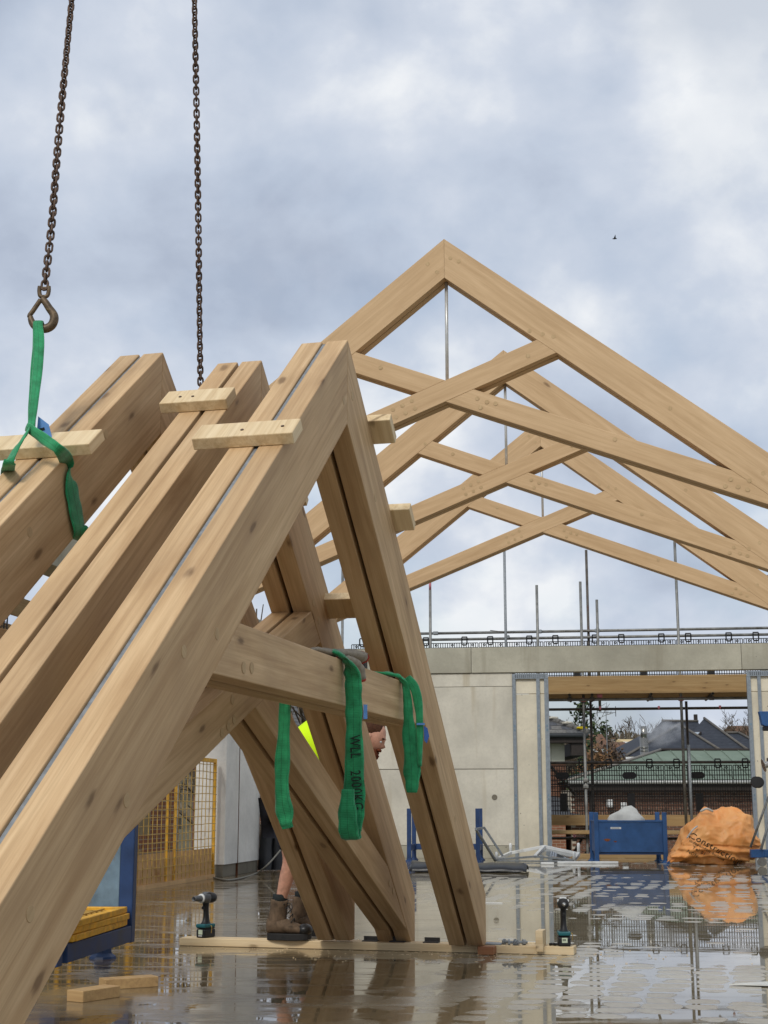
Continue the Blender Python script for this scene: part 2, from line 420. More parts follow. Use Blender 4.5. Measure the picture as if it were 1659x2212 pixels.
# ---------------------------------------------------------------- wet slab
def floor_mat():
    M_ = Mat('wet_concrete_slab')
    M_.set()
    t = M_.n('ShaderNodeTexCoord')
    mp = M_.n('ShaderNodeMapping'); mp.inputs['Rotation'].default_value = (0, 0, R(13.5))
    M_.l(t.outputs['Object'], mp.inputs[0])
    co = mp.outputs[0]
    warp = M_.n('ShaderNodeTexNoise', inp={'Scale': 2.2, 'Detail': 3.0})
    M_.l(co, warp.inputs['Vector'])
    wv = M_.n('ShaderNodeVectorMath', operation='MULTIPLY_ADD')
    wv.inputs[1].default_value = (0.15, 0.15, 0); wv.inputs[2].default_value = (0, 0, 0)
    M_.l(warp.outputs['Color'], wv.inputs[0])
    ad = M_.n('ShaderNodeVectorMath', operation='ADD'); M_.l(co, ad.inputs[0]); M_.l(wv.outputs[0], ad.inputs[1])
    sp = M_.n('ShaderNodeSeparateXYZ'); M_.l(ad.outputs[0], sp.inputs[0])
    def tri(o):
        f = M_.math('FRACT', M_.math('MULTIPLY', o, 5.0))
        return M_.math('ABSOLUTE', M_.math('SUBTRACT', f, 0.5))          # 0 centre .. 0.5 edge
    ex = M_.math('POWER', M_.math('MULTIPLY', tri(sp.outputs[0]), 2.0), 3.5)
    ey = M_.math('POWER', M_.math('MULTIPLY', tri(sp.outputs[1]), 2.0), 3.5)
    cell = M_.math('SUBTRACT', 1.0, M_.math('MINIMUM', M_.math('ADD', ex, ey), 1.0))   # 1 on top of each swelling, 0 in the channels
    cid = M_.n('ShaderNodeVectorMath', operation='FLOOR')
    sc5 = M_.n('ShaderNodeVectorMath', operation='SCALE', inp={3: 5.0}); M_.l(ad.outputs[0], sc5.inputs[0]); M_.l(sc5.outputs[0], cid.inputs[0])
    sz = M_.n('ShaderNodeVectorMath', operation='MULTIPLY'); sz.inputs[1].default_value = (1, 1, 0); M_.l(cid.outputs[0], sz.inputs[0])
    wn3 = M_.n('ShaderNodeTexWhiteNoise', noise_dimensions='3D'); M_.l(sz.outputs[0], wn3.inputs['Vector'])
    # slab undulation and puddle depth
    und = M_.noise(co, 0.55, 4, 0.55, 0.4)
    und2 = M_.noise(co, 2.6, 4, 0.6, 0.3)
    swell = M_.noise(M_.coord('Object', (1, 1, 1), jitter=False, loc=(7, 2, 0)), 0.8, 3, 0.5)
    wp = M_.n('ShaderNodeSeparateXYZ'); M_.l(t.outputs['Object'], wp.inputs[0])
    def mr(o, a, b, c, d):
        q = M_.n('ShaderNodeMapRange', interpolation_type='SMOOTHSTEP', inp={1: a, 2: b, 3: c, 4: d}); M_.l(o, q.inputs[0]); return q.outputs[0]
    side = mr(wp.outputs[0], -0.6, 1.3, 0.0, 1.0)
    gridamt = M_.math('MULTIPLY', side, M_.val(swell, 0.10, 0.34, 0.35, 0.62))
    # the slab dips between nine and thirteen metres out, and again by the far wall
    dip = M_.math('ADD', mr(wp.outputs[1], 8.8, 10.4, -0.02, -0.20), mr(wp.outputs[1], 12.0, 15.0, 0.0, 0.12))
    dip = M_.math('ADD', dip, mr(wp.outputs[1], 18.5, 21.0, 0.0, -0.12))
    h = M_.math('ADD', M_.math('MULTIPLY', cell, M_.math('MULTIPLY', gridamt, M_.val(wn3.outputs['Value'], 0.55, 1.35))), M_.math('MULTIPLY', und2, 0.50))
    h = M_.math('ADD', h, M_.math('MULTIPLY', und, 0.80))
    h = M_.math('ADD', h, M_.math('MULTIPLY', dip, M_.math('ADD', M_.math('MULTIPLY', side, 0.7), 0.3)))
    h = M_.math('ADD', h, M_.math('MULTIPLY', side, -0.06))
    lvl = M_.math('SUBTRACT', h, 0.70)
    dry = M_.n('ShaderNodeMapRange', interpolation_type='SMOOTHSTEP', inp={1: -0.02, 2: 0.025, 3: 0.0, 4: 1.0}); M_.l(lvl, dry.inputs[0])
    dryf = M_.math('MULTIPLY', dry.outputs[0], M_.math('ADD', M_.math('MULTIPLY', side, 0.65), 0.35))
    # colour: wet film darker and browner, exposed swellings grey
    fine = M_.noise(t.outputs['Object'], 30, 5, 0.7)
    blot = M_.noise(t.outputs['Object'], 1.1, 5, 0.6, 0.6)
    wet = M_.ramp(blot, [(0.32, srgb(88, 72, 48)), (0.68, srgb(126, 110, 82))])
    expo = M_.ramp(blot, [(0.30, srgb(164, 158, 144)), (0.70, srgb(190, 186, 172))])
    expo = M_.mixc(side, M_.ramp(blot, [(0.30, srgb(118, 102, 76)), (0.70, srgb(150, 136, 110))]), expo)
    wet = M_.mixc(side, wet, M_.ramp(blot, [(0.32, srgb(118, 106, 82)), (0.68, srgb(146, 136, 112))]))
    c = M_.mixc(dryf, wet, expo)
    c = M_.mixc(M_.val(fine, 0.3, 0.0, 0.3, 0.6), c, srgb(84, 76, 62))
    film = M_.noise(co, 1.7, 5, 0.65, 0.8)
    streak = M_.noise(M_.coord('Object', (1.3, 4.5, 1), jitter=False, rot=(0, 0, R(13.5))), 1.6, 5, 0.62, 0.3)
    wr = M_.math('ADD', M_.math('MULTIPLY', M_.val(film, 0.010, 0.09, 0.46, 0.66), M_.math('SUBTRACT', 1.0, M_.math('MULTIPLY', side, 0.72))), M_.math('MULTIPLY', M_.val(streak, 0.0, 0.22, 0.46, 0.62), M_.math('SUBTRACT', 1.0, M_.math('MULTIPLY', side, 0.75))))
    rough = M_.n('ShaderNodeMix', data_type='FLOAT')
    M_.l(dryf, rough.inputs[0]); M_.l(wr, rough.inputs[2]); M_.l(M_.val(film, 0.24, 0.46), rough.inputs[3])
    M_.set(color=c, rough=rough.outputs[0], spec=0.5, ior=1.65)
    # relief only where concrete stands out of the water; faint long ripples on the water itself
    rip = M_.noise(M_.coord('Object', (1.0, 2.2, 1), jitter=False), 3.0, 3, 0.5)
    bh = M_.math('ADD', M_.math('MULTIPLY', M_.math('MULTIPLY', M_.math('ADD', cell, M_.math('MULTIPLY', fine, 0.5)), dryf), 0.5), M_.math('MULTIPLY', rip, M_.math('SUBTRACT', 0.14, M_.math('MULTIPLY', side, 0.138))))
    M_.bump(bh, 0.30, 0.004)
    return M_.m
fl = MB().bb(-9, 13, -4, 26.35, -0.30, 0.0)
floor = tag(fl.obj('floor', floor_mat()), kind='structure')

GROUND = simple('ground_earth', srgb(112, 106, 78), 0.95, 0, 0.3, 0.3, 0.2)
g = MB(); g.bb(-1500, 1500, -1200, 2600, -6.4, -6.0)
tag(g.obj('ground', GROUND), kind='structure')

# ---------------------------------------------------------------- far wall: a frame of reference on its face
FB = Vector((2.3, 25.8, 0)); FY = R(8)
def far_frame(name, label, cat, o=0.0, group=None, s=0.0, z=0.0):
    # local x along the wall to the right, local y away from the camera, z up; o = distance in front of the wall face
    u = Vector((math.cos(FY), -math.sin(FY), 0)); nn = Vector((-math.sin(FY), -math.cos(FY), 0))
    return thing(name, label, cat, FB + u * s + nn * o + Vector((0, 0, z)), -FY, group)

w = far_frame('concrete_wall', 'pale cast concrete wall panel beside the wide opening, stained below the beam', 'wall')
for (z0, z1) in ((0.22, 1.535), (1.547, 2.995), (3.003, 3.238)):
    MB().bb(-3.42, -0.005, 0.0, 0.25, z0, z1).obj('cast_panel', CONC, w, 0.004)
MB().bb(-3.42, -0.002, -0.012, 0.26, 0.0, 0.212).obj('kicker', CONC_L, w, 0.004)
MB().bb(-3.40, -0.02, 0.02, 0.23, 0.2, 3.23).obj('core', CONC_D, w)
for s_, z_ in ((-1.83, 2.05), (-1.77, 0.66), (-0.35, 1.05)):
    MB().lathe([(0.05, -0.002), (0.05, 0.004), (0.03, 0.004), (0.026, 0.002)], 14, Matrix.Translation((s_, -0.001, z_)) @ Matrix.Rotation(R(90), 4, 'X')).obj('tie_hole', CONC_D, w)
w2 = far_frame('concrete_wall', 'pale concrete wall at the right edge, behind the blue lift', 'wall')
MB().bb(4.36, 9.2, 0.0, 0.25, 0.0, 3.235).obj('cast_panel', CONC_P, w2, 0.004)
lb = far_frame('concrete_ring_beam', 'grey concrete beam spanning the opening above the far wall', 'beam', 0.03)
for i, (a, b_) in enumerate(((-3.45, -0.735), (-0.729, 4.02), (4.026, 9.3))):
    MB().bb(a, b_, 0.0, 0.22, 3.245, 3.70).obj('cast_length', CONC_L, lb, 0.006)

def stud_frame(s0, label, side):
    f = far_frame('steel_stud_frame', label, 'stud frame', 0.05, 'steel stud frames at the opening', s0)
    # pale boards between the studs
    for (z0, z1) in ((0.0, 2.855), (2.865, 3.20)):
        MB().bb(0.03, 0.585, 0.03, 0.10, z0, z1).obj('board', CONC_P, f, 0.002)
    xs = ((0.0, 0.058), (0.425, 0.485), (0.565, 0.64)) if side < 0 else ((0.0, 0.065), (0.18, 0.235), (0.56, 0.62))
    for a, b_ in xs:
        m = MB()
        m.bb(a, b_, -0.012, -0.009, 0.0, 3.13)
        m.bb(a, a + 0.003, -0.009, 0.09, 0.0, 3.13); m.bb(b_ - 0.003, b_, -0.009, 0.09, 0.0, 3.13)
        m.bb((a + b_) / 2 - 0.006, (a + b_) / 2 + 0.006, -0.015, -0.012, 0.0, 3.13)
        st = m.obj('stud', STUD, f)
        for zz in (1.0, 1.06, 2.2, 2.27):
            MB().bb((a + b_) / 2 - 0.013, (a + b_) / 2 + 0.013, -0.0165, -0.0155, zz, zz + 0.04).obj('stamp', BLUE_W, st)
    tr = MB().bb(0.0, 0.64, -0.016, -0.0125, 3.125, 3.215)
    tr.bb(0.0, 0.64, -0.012, 0.09, 3.205, 3.212)
    track = tr.obj('head_track', STUD, f)
    sl = MB()
    for i in range(15):
        x = 0.06 + i * 0.036
        sl.bb(x, x + 0.008, -0.0185, -0.0165, 3.14, 3.20)
    tag(sl.obj('slot', BLACKP, track), kind='stuff')
    return f
stud_frame(0.0, 'galvanised stud frame on the left jamb of the opening', -1)
stud_frame(4.09, 'galvanised stud frame on the right jamb behind the blue lift', 1)

# ---------------------------------------------------------------- left side of the hall
LB = Vector((-2.72, 15.98, 0)); LY = R(9.9)
def left_frame(name, label, cat, y=0.0, o=0.0, group=None):
    # local x along the wall, away from the camera ; local y to the left, out of the hall
    d = Vector((math.sin(LY), math.cos(LY), 0)); lf = Vector((-math.cos(LY), math.sin(LY), 0))
    return thing(name, label, cat, LB + d * y + lf * o, math.pi / 2 - LY, group)
rb = left_frame('concrete_ring_beam', 'grey concrete beam along the left side above the yellow guard', 'beam', 0, 0.05)
for a, b_ in ((-5.0, -0.6), (-0.594, 4.4), (4.406, 10.7)):
    MB().bb(a, b_, 0.0, 0.34, 3.17, 3.62).obj('cast_length', CONC_L, rb, 0.006)
for x in (3.0, 4.4, 5.9, -1.5):
    MB().tube([(x, 0.2, 3.6), (x, 0.2, 3.86)], 0.012, 6).obj('starter_bar', TUBE_D, rb)
c0 = left_frame('concrete_column', 'concrete column under the near end of the left beam', 'column', -5.0, 0.05)
MB().bb(0.0, 0.4, 0.0, 0.34, 0.0, 3.165).obj('cast_shaft', CONC_L, c0, 0.006)
rdir = Vector((math.sin(0.215), math.cos(0.215), 0)); rn = Vector((math.cos(0.215), -math.sin(0.215), 0))
rr_ = thing('concrete_ring_beam', 'concrete beam along the right side under the raised truss feet', 'beam', Vector((0.573, 12.91, 0)) + rn * 3.28, math.pi / 2 - 0.215)
for a, b_ in ((-3.0, 4.0), (4.006, 9.2)):
    MB().bb(a, b_, -0.45, 0.0, 2.88, 3.305).obj('cast_length', CONC_L, rr_, 0.006)
for x in (-2.6, 3.2, 8.7):
    MB().bb(x, x + 0.4, -0.44, -0.02, 0.0, 2.875).obj('pier', CONC_L, rr_, 0.006)
col_ = left_frame('concrete_column', 'white concrete column with rust streaked joint beside the yellow guard', 'column', 3.15, 0.0)
RUST = simple('rust_stain', srgb(104, 62, 34), 0.8, 0, 0.3, 9)
CONC_W = concrete('white_concrete', srgb(234, 232, 224), srgb(196, 190, 172), 0.35)
for a, b_ in ((0.0, 0.62), (0.65, 1.75)):
    MB().bb(a, b_, -0.12, 0.30, 0.155, 3.17).obj('cast_panel', CONC_W, col_, 0.006)
    MB().bb(a + 0.01, b_ - 0.01, -0.10, 0.29, 0.0, 0.15).obj('kicker', CONC_D, col_, 0.004)
MB().bb(0.622, 0.634, -0.125, 0.25, 0.0, 3.17).obj('joint_strip', RUST, col_)
MB().bb(0.638, 0.647, -0.118, 0.25, 0.0, 3.17).obj('joint_strip', BLACKP, col_)

# ---------------------------------------------------------------- oak trusses
PHI = 0.664; TP = math.tan(PHI); TW = 0.217; TD = 0.308; PL = TD / math.cos(PHI); GAP = 0.021; SPAN = 3.31; SEAT = -2.898
PW_ = (TW - GAP) / 2
def line_x(a0, a1, b0, b1):      # z=a0+a1 t  meets z=b0+b1 t
    return (b0 - a0) / (a1 - b1)
def plank(parent, name, poly, y0, y1, ang, mat, bevel=0.004):
    c = Vector((sum(p[0] for p in poly) / len(poly), 0, sum(p[1] for p in poly) / len(poly)))
    ca, sa = math.cos(ang), math.sin(ang)
    pts = [((p[0] - c.x) * ca + (p[1] - c.z) * sa, -(p[0] - c.x) * sa + (p[1] - c.z) * ca) for p in poly]
    yc = (y0 + y1) / 2
    o = MB().prism(pts, y0 - yc, y1 - yc).obj(name, mat, parent, bevel, loc=(c.x, yc, c.z), rot=(0, -ang, 0))
    return o
def peg_mesh():
    return MB().lathe([(0.0205, 0.0), (0.0205, 0.0008), (0.0195, 0.0012)], 16).mesh('peg')
PEGME = peg_mesh(); PEGME.materials.append(PEG)
def build_truss(label, loc, rz, kind, pegs, group, recess=0.006, mat=OAK, tail=SPAN, lap=True, rod=False):
    # local origin: below the ridge at seat level; x along the span, y across, -y is the face the camera sees
    t = thing('oak_truss', label, 'roof truss', (loc[0], loc[1], loc[2] + SEAT), rz, group)
    Z0 = -SEAT                                      # ridge height above the seat
    zt = lambda x: Z0 - TP * abs(x)
    zb = lambda x: Z0 - PL - TP * abs(x)
    sides = ((-TW / 2, -GAP / 2), (GAP / 2, TW / 2))
    xs_ = line_x(Z0 - PL, -TP, 0.0, 0.0)           # underside meets the seat
    for sg in (-1, 1):
        poly = [(sg * 0.0008, Z0 - 0.001), (sg * tail, zt(tail)), (sg * tail, max(0.0, zb(tail)))]
        if zb(tail) < 0: poly.append((sg * xs_, 0.0))
        poly.append((sg * 0.0008, Z0 - PL))
        for (a, b_) in sides:
            plank(t, 'rafter_plank', poly, a, b_, -sg * PHI, mat)
        # steel flitch plate between the planks
        pp = [(0, Z0 - recess / math.cos(PHI)), (sg * (tail - 0.02), zt(tail - 0.02) - recess / math.cos(PHI)), (sg * (tail - 0.02), max(0.02, zb(tail - 0.02) + 0.10)), (0, Z0 - PL + 0.10)]
        MB().prism([(sg * 0.002 + p[0] if i in (0, 3) else p[0], p[1]) for i, p in enumerate(pp)], -0.0085, 0.0085).obj('flitch_plate', GALV, t)
    if kind == 'scissor':
        m1 = 0.388; ct, cb = Z0 - 1.405, Z0 - 1.612
        ang = math.atan(m1)
        ur_t = line_x(ct, m1, Z0 - PL, -TP); ur_b = line_x(cb, m1, Z0 - PL, -TP)
        ll_t = line_x(ct, m1, Z0 - PL, TP); ll_b = line_x(cb, m1, Z0 - PL, TP)
        g_ = 0.0008
        full = [(ll_t, ct + m1 * ll_t), (ur_t, ct + m1 * ur_t), (ur_b, cb + m1 * ur_b), (ll_b, max(0.0, cb + m1 * ll_b))]
        # second brace runs the other way and is cut where the first crosses it
        x1 = line_x(ct, -m1, ct, m1); x2 = line_x(cb, -m1, ct, m1)
        x3 = line_x(ct, -m1, cb, m1); x4 = line_x(cb, -m1, cb, m1)
        up = [(-ur_t, ct + m1 * ur_t), (-ur_b, cb + m1 * ur_b), (x2 - g_, cb - m1 * (x2 - g_)), (x1 - g_, ct - m1 * (x1 - g_))]
        lo = [(x3 + g_, ct - m1 * (x3 + g_)), (-ll_t, ct + m1 * ll_t), (-ll_b, max(0.0, cb + m1 * ll_b)), (x4 + g_, cb - m1 * (x4 + g_))]
        for (a, b_) in sides:
            e = 0.0012
            plank(t, 'scissor_brace', full, a + e, b_ - e, ang, mat)
            plank(t, 'scissor_brace', up, a + 2 * e, b_ - 2 * e, -ang, mat)
            plank(t, 'scissor_brace', lo, a + 2 * e, b_ - 2 * e, -ang, mat)
        sh = 0.06
        MB().prism([(p[0] * 0.985, p[1] + (-sh if i in (0, 1) else sh)) for i, p in enumerate(full)], -0.008, 0.008).obj('brace_plate', GALV, t)
    else:
        ct, cb = Z0 - 1.44, Z0 - 1.632
        xt, xb = (1.44 - PL) / TP, (1.632 - PL) / TP
        for (a, b_) in sides:
            plank(t, 'collar_plank', [(-xt, ct), (xt, ct), (xb, cb), (-xb, cb)], a + 0.001, b_ - 0.001, 0.0, mat)
        MB().bb(-1.4, 1.4, -0.008, 0.008, cb + 0.04, ct - 0.05).obj('collar_plate', GALV, t)
    if rod:
        MB().tube([(0, 0, Z0 - PL + 0.05), (0, 0, Z0 - 1.45)], 0.016, 10).obj('king_rod', RODM, t, smooth=True)
    for px_, pz_ in pegs:
        mobj('peg', PEGME, None, t, loc=(px_, -TW / 2 - 0.0002, Z0 + pz_), rot=(R(90), rnd.uniform(0, 6), 0))
    return t
SC_PEGS = [(-0.50, -1.66), (-0.41, -1.625), (-0.32, -1.585), (-0.47, -1.735), (-0.38, -1.70), (-0.29, -1.66),
           (0.30, -1.60), (0.39, -1.64), (0.47, -1.66), (0.33, -1.69),
           (-0.95, -1.10), (-0.62, -1.24), (0.78, -1.22), (0.92, -1.02), (1.02, -1.05), (0.80, -0.98),
           (0.06, -0.20), (0.14, -0.24), (-0.07, -0.33), (-0.16, -0.24), (2.05, -1.80), (-2.05, -1.80), (1.55, -2.06),
           (2.55, -2.48), (2.50, -2.54), (2.61, -2.55), (2.71, -2.50), (2.83, -2.44), (2.69, -2.58),
           (-2.55, -2.48), (-2.50, -2.54), (-2.61, -2.55), (-2.71, -2.50)]
C_PEGS = [(-1.562, -1.502), (-1.842, -1.588), (-1.298, -1.587), (-1.216, -1.581), (-2.748, -2.295), (-2.224, -2.033), (1.30, -1.56), (1.22, -1.56), (1.62, -1.52), (1.95, -1.72), (2.35, -2.12), (-0.06, -0.30), (0.08, -0.24), (0.5, -0.62)]
B_PEGS = [(-0.31, -1.601), (-0.284, -1.681), (-0.356, -1.712), (-0.432, -1.744), (0.9, -1.02), (1.0, -1.1), (-0.9, -1.04), (2.6, -2.5), (2.7, -2.55), (-1.5, -1.42)]
A_PEGS = [(-1.163, -1.063), (-0.56, -0.535), (-1.3, -1.56), (1.3, -1.56), (2.35, -2.12)]
QA = (-1.128, 6.392, 2.96, 0.255); QB = (-0.676, 6.45, 2.941, 0.235); QC = (-0.267, 6.172, 2.948, 0.245)
truss_a = build_truss('oak truss slung from the crane chain by a green strap', QA, math.pi / 2 - QA[3], 'collar', A_PEGS, 'oak trusses standing on the slab', 0.012)
truss_b = build_truss('middle standing oak truss with scissor braces, between the slung truss and the collared one', QB, math.pi / 2 - QB[3], 'scissor', B_PEGS, 'oak trusses standing on the slab', 0.05)
truss_c = build_truss('nearest standing oak truss with a collar and green slings over it', QC, math.pi / 2 - QC[3], 'collar', C_PEGS, 'oak trusses standing on the slab', 0.011)
FQ = 0.215
for (ax, ay, lab) in ((0.573, 12.91, 'nearest roofed oak scissor truss with the highest ridge'), (1.417, 16.32, 'second of the three raised oak scissor trusses'), (2.181, 19.42, 'farthest of the three raised oak scissor trusses')):
    build_truss(lab, (ax + math.sin(FQ) * TW / 2, ay + math.cos(FQ) * TW / 2, 6.209), -FQ, 'scissor', SC_PEGS, 'oak trusses raised over the hall', 0.02, OAK_FAR, 3.7, rod=True)

def truss_pt(q, t, n, z):
    th = q[3]
    return Vector((q[0] + math.sin(th) * t + math.cos(th) * n, q[1] + math.cos(th) * t - math.sin(th) * n, z))
def batten(q, side, s0, s1, n0, n1, th, label, screws=(), mat=PINE, tilt=0.0):
    # lies on the outer face of a rafter; s measured down the rafter from the ridge
    sm = (s0 + s1) / 2
    x = side * sm * math.cos(PHI); z = q[2] - sm * math.sin(PHI)
    c = truss_pt(q, x, 0, z)
    t = thing('timber_batten', label, 'batten', c, math.pi / 2 - q[3], 'spacer battens screwed across the trusses')
    e = bpy.data.objects.new
    m = MB().bb(-(s1 - s0) / 2, (s1 - s0) / 2, -n1, -n0, 0.001, th)
    b_ = m.obj('batten_board', mat, t, 0.004, rot=(0, side * PHI, tilt))
    # grain runs across: rotate mesh so that its length is local x
    for n_ in screws:
        s_ = MB().lathe([(0.007, 0), (0.007, 0.003), (0.004, 0.004)], 8).obj('screw', CHAINM, t, rot=(0, side * PHI, 0))
        s_.location = Matrix.Rotation(side * PHI, 3, 'Y') @ Vector((rnd.uniform(-0.015, 0.02), -n_, th))
    return t
batten(QC, -1, 1.02, 1.155, -0.25, 0.155, 0.05, 'pale batten across the nearest truss and the edge of the middle one', (0.10, -0.06))
batten(QB, -1, 0.46, 0.60, -0.19, 0.118, 0.05, 'short batten near the top of the middle standing truss', (-0.05, -0.11))
batten(QA, -1, 1.02, 1.165, -0.62, 0.225, 0.05, 'pale batten under the green strap on the slung truss', (0.02,))
batten(QC, 1, 0.46, 0.60, -0.10, 0.212, 0.05, 'batten end sticking out beside the ridge of the nearest truss', ())
batten(QC, 1, 1.01, 1.15, -0.10, 0.205, 0.05, 'batten end sticking out halfway down the far leg of the nearest truss', ())
batten(QC, 1, 1.60, 1.745, -0.62, 0.02, 0.05, 'batten bridging the far legs of the nearest and middle trusses', ())
batten(QB, 1, 0.80, 0.90, -0.5, 0.125, 0.05, 'batten stub behind the middle truss, glimpsed under the near rafter', ())

# ---------------------------------------------------------------- sole plate and things on it
p0 = at_z(387, 2043); p1 = at_z(1239.7, 2064)
PYAW = math.atan2(p1.y - p0.y, p1.x - p0.x); PLEN = (p1 - p0).length
sole = thing('sole_plate', 'long pale timber sole plate under the feet of the standing trusses', 'timber plank', (p0.x, p0.y, 0), PYAW)
MB().bb(0, PLEN, 0, 0.145, 0.001, 0.05).obj('plank_board', PINE, sole, 0.004)
def on_plate(x, y, z=0.05):
    return Vector((p0.x + math.cos(PYAW) * x - math.sin(PYAW) * y, p0.y + math.sin(PYAW) * x + math.cos(PYAW) * y, z))
def block(name, label, c, d, rz, mat, bevel=0.003, z=0.0, group=None):
    o = MB().bb(-d[0] / 2, d[0] / 2, -d[1] / 2, d[1] / 2, 0.0, d[2]).obj(name, mat, None, bevel, loc=(c[0], c[1], z), rot=(0, 0, rz))
    return tag(o, label, 'timber block', group)
v = on_plate(1.96 * PLEN / 2.6, -0.04)
block('timber_block', 'dark red block of wood against the front of the sole plate', on_plate(PLEN - 0.53, -0.06), (0.10, 0.11, 0.048), PYAW, REDWOOD, z=0.001)
block('timber_block', 'upright pale block leaning on the sole plate beside the bolts', on_plate(PLEN - 0.205, 0.02), (0.045, 0.15, 0.125), PYAW, PINE, z=0.021)
block('timber_block', 'flat offcut lying behind the sole plate', on_plate(PLEN - 0.50, 0.24), (0.46, 0.10, 0.048), PYAW - 0.03, PINE, z=0.001)
st = tag(MB().box((0, 0, 0.004), (0.15, 0.09, 0.007)).obj('steel_plate', GALV, None, 0.001, loc=on_plate(PLEN - 0.53, 0.05, 0.052), rot=(0.02, 0.03, PYAW)), 'small grey steel plate lying on the sole plate', 'steel plate')
def bolt(c, rz, label, L=0.11):
    t = thing('coach_bolt', label, 'bolt', c, rz, 'loose bolts on the sole plate')
    rx = Matrix.Translation((0, 0, 0.016)) @ Matrix.Rotation(R(90), 4, 'Y')
    MB().lathe([(0.009, 0.0), (0.009, L)], 10, rx).obj('shank', GALV, t)
    MB().lathe([(0.018, -0.014), (0.018, 0.0)], 6, rx).obj('head', GALV, t)
    MB().lathe([(0.017, L - 0.03), (0.017, L - 0.012)], 6, rx).obj('nut', GALV, t)
    MB().lathe([(0.022, L - 0.034), (0.022, L - 0.0305)], 12, rx).obj('washer', GALV, t)
bolt(on_plate(PLEN - 0.435, 0.06), PYAW - 0.5, 'loose bolt on the sole plate nearest the steel plate')
bolt(on_plate(PLEN - 0.40, 0.035), PYAW + 0.25, 'loose bolt on the sole plate in front of the other')
bt = thing('bit_clip', 'black clip of screw bits on the sole plate beside the power tool', 'bit clip', on_plate(PLEN - 0.125, 0.05), PYAW)
for i in range(3):
    MB().tube([(-0.03 + i * 0.025, 0.01 * i, 0.008), (-0.005 + i * 0.025, -0.012, 0.012), (0.008 + i * 0.024, 0.01, 0.008)], 0.008, 7).obj('bit', BLACKP, bt, smooth=True)
for k, (px_, lab) in enumerate(((770, 'dark bracket'), (985, 'dark bracket'))): pass
PACK = simple('dark_bracket', srgb(70, 68, 66), 0.6, 0.3, 0.2, 20)
for i, (x_, lab) in enumerate(((1.28, 'small dark steel bracket on the sole plate between the first two truss feet'), (1.46, 'small dark steel bracket on the sole plate beside the middle truss foot'), (1.68, 'small dark steel bracket on the sole plate before the last truss foot'))):
    b_ = thing('steel_bracket', lab, 'bracket', on_plate(x_, 0.07), PYAW, 'brackets on the sole plate')
    MB().bb(-0.05, 0.05, -0.03, 0.03, 0.0, 0.006).obj('base_leaf', PACK, b_)
    MB().bb(-0.05, 0.05, 0.024, 0.03, 0.006, 0.03).obj('upright_leaf', PACK, b_)

# timber offcuts on the wet slab, lower left
c1 = at_z(204, 2163); c2 = at_z(283, 2138)
block('timber_block', 'nearer of two damp timber offcuts on the wet slab', (c1.x - 0.02, c1.y + 0.08), (0.105, 0.25, 0.052), R(-33), PINE_WET, z=0.0)
block('timber_block', 'farther of two damp timber offcuts on the wet slab', (c2.x - 0.03, c2.y + 0.10), (0.105, 0.28, 0.050), R(-60), PINE_WET, z=0.0)
ws = MB().prism([(0, 0), (0.9, 0.25), (1.1, -0.35), (0.35, -0.18)], -0.0, 0.004, Matrix.Rotation(R(90), 4, 'X') @ Matrix.Translation((0, 0, 0)))
cw = at_z(1575, 2130)
tag(ws.obj('white_sheet', WHITES, None, 0, loc=(cw.x, cw.y, 0.006)), 'corner of a white sheet on the wet slab at the right edge', 'sheet')

# wood shavings and grit scattered round the sole plate
m = MB()
for k in range(420):
    a = rnd.uniform(0, 1)
    x, y = rnd.gauss(PLEN * 0.55, PLEN * 0.33), rnd.gauss(-0.05, 0.28)
    if -0.01 < y < 0.15 and 0 < x < PLEN: continue
    p = on_plate(x, y, 0.003)
    L_ = rnd.uniform(0.004, 0.018); w_ = rnd.uniform(0.002, 0.005); r_ = rnd.uniform(0, 3.1)
    m.box((0, 0, 0), (L_, w_, rnd.uniform(0.001, 0.004)), Matrix.Translation(p) @ Matrix.Rotation(r_, 4, 'Z'))
tag(m.obj('wood_shavings', PINE), 'pale wood shavings scattered on the slab round the sole plate', 'shavings', kind='stuff')

# ---------------------------------------------------------------- lifting chains, hook
def link_mesh():
    r_, hw, hl = 0.0052, 0.0125, 0.0105
    path = [(hw * math.cos(a), 0, hl + hw * math.sin(a)) for a in [i * math.pi / 5 for i in range(6)]] + \
           [(hw * math.cos(a), 0, -hl + hw * math.sin(a)) for a in [math.pi + i * math.pi / 5 for i in range(6)]]
    return MB().tube(path, r_, 6, closed=True).mesh('link', True)
LINK = link_mesh(); LINK.materials.append(CHAINM)
def chain(label, pts, turn=0.0):
    pts = smooth_path(pts, 40)
    t = thing('lifting_chain', label, 'chain', pts[0], 0, 'crane chains')
    acc, want, k = 0.0, 0.0, 0
    for a, b_ in zip(pts, pts[1:]):
        d = (b_ - a).length
        while want <= acc + d:
            p = a.lerp(b_, (want - acc) / d)
            q = (b_ - a).normalized().to_track_quat('Z', 'Y')
            rot = q.to_matrix().to_4x4() @ Matrix.Rotation(turn + (math.pi / 2 if k % 2 else 0) + 0.5 * math.sin(k * 0.11), 4, 'Z')
            o = bpy.data.objects.new('link', LINK); COL.objects.link(o)
            o.parent = t
            o.matrix_local = Matrix.Translation(p - pts[0]) @ rot
            want += 0.0305; k += 1
        acc += d
    return t
HK = at_y(96.5, 618, 5.62)
ch1 = chain('left lifting chain ending in the steel hook', [HK + Vector((0, 0, 0.004)), at_y(112, 480, 5.68), at_y(128, 280, 5.78), at_y(155, 0, 5.92), at_y(186, -300, 6.08), at_y(240, -800, 6.35)])
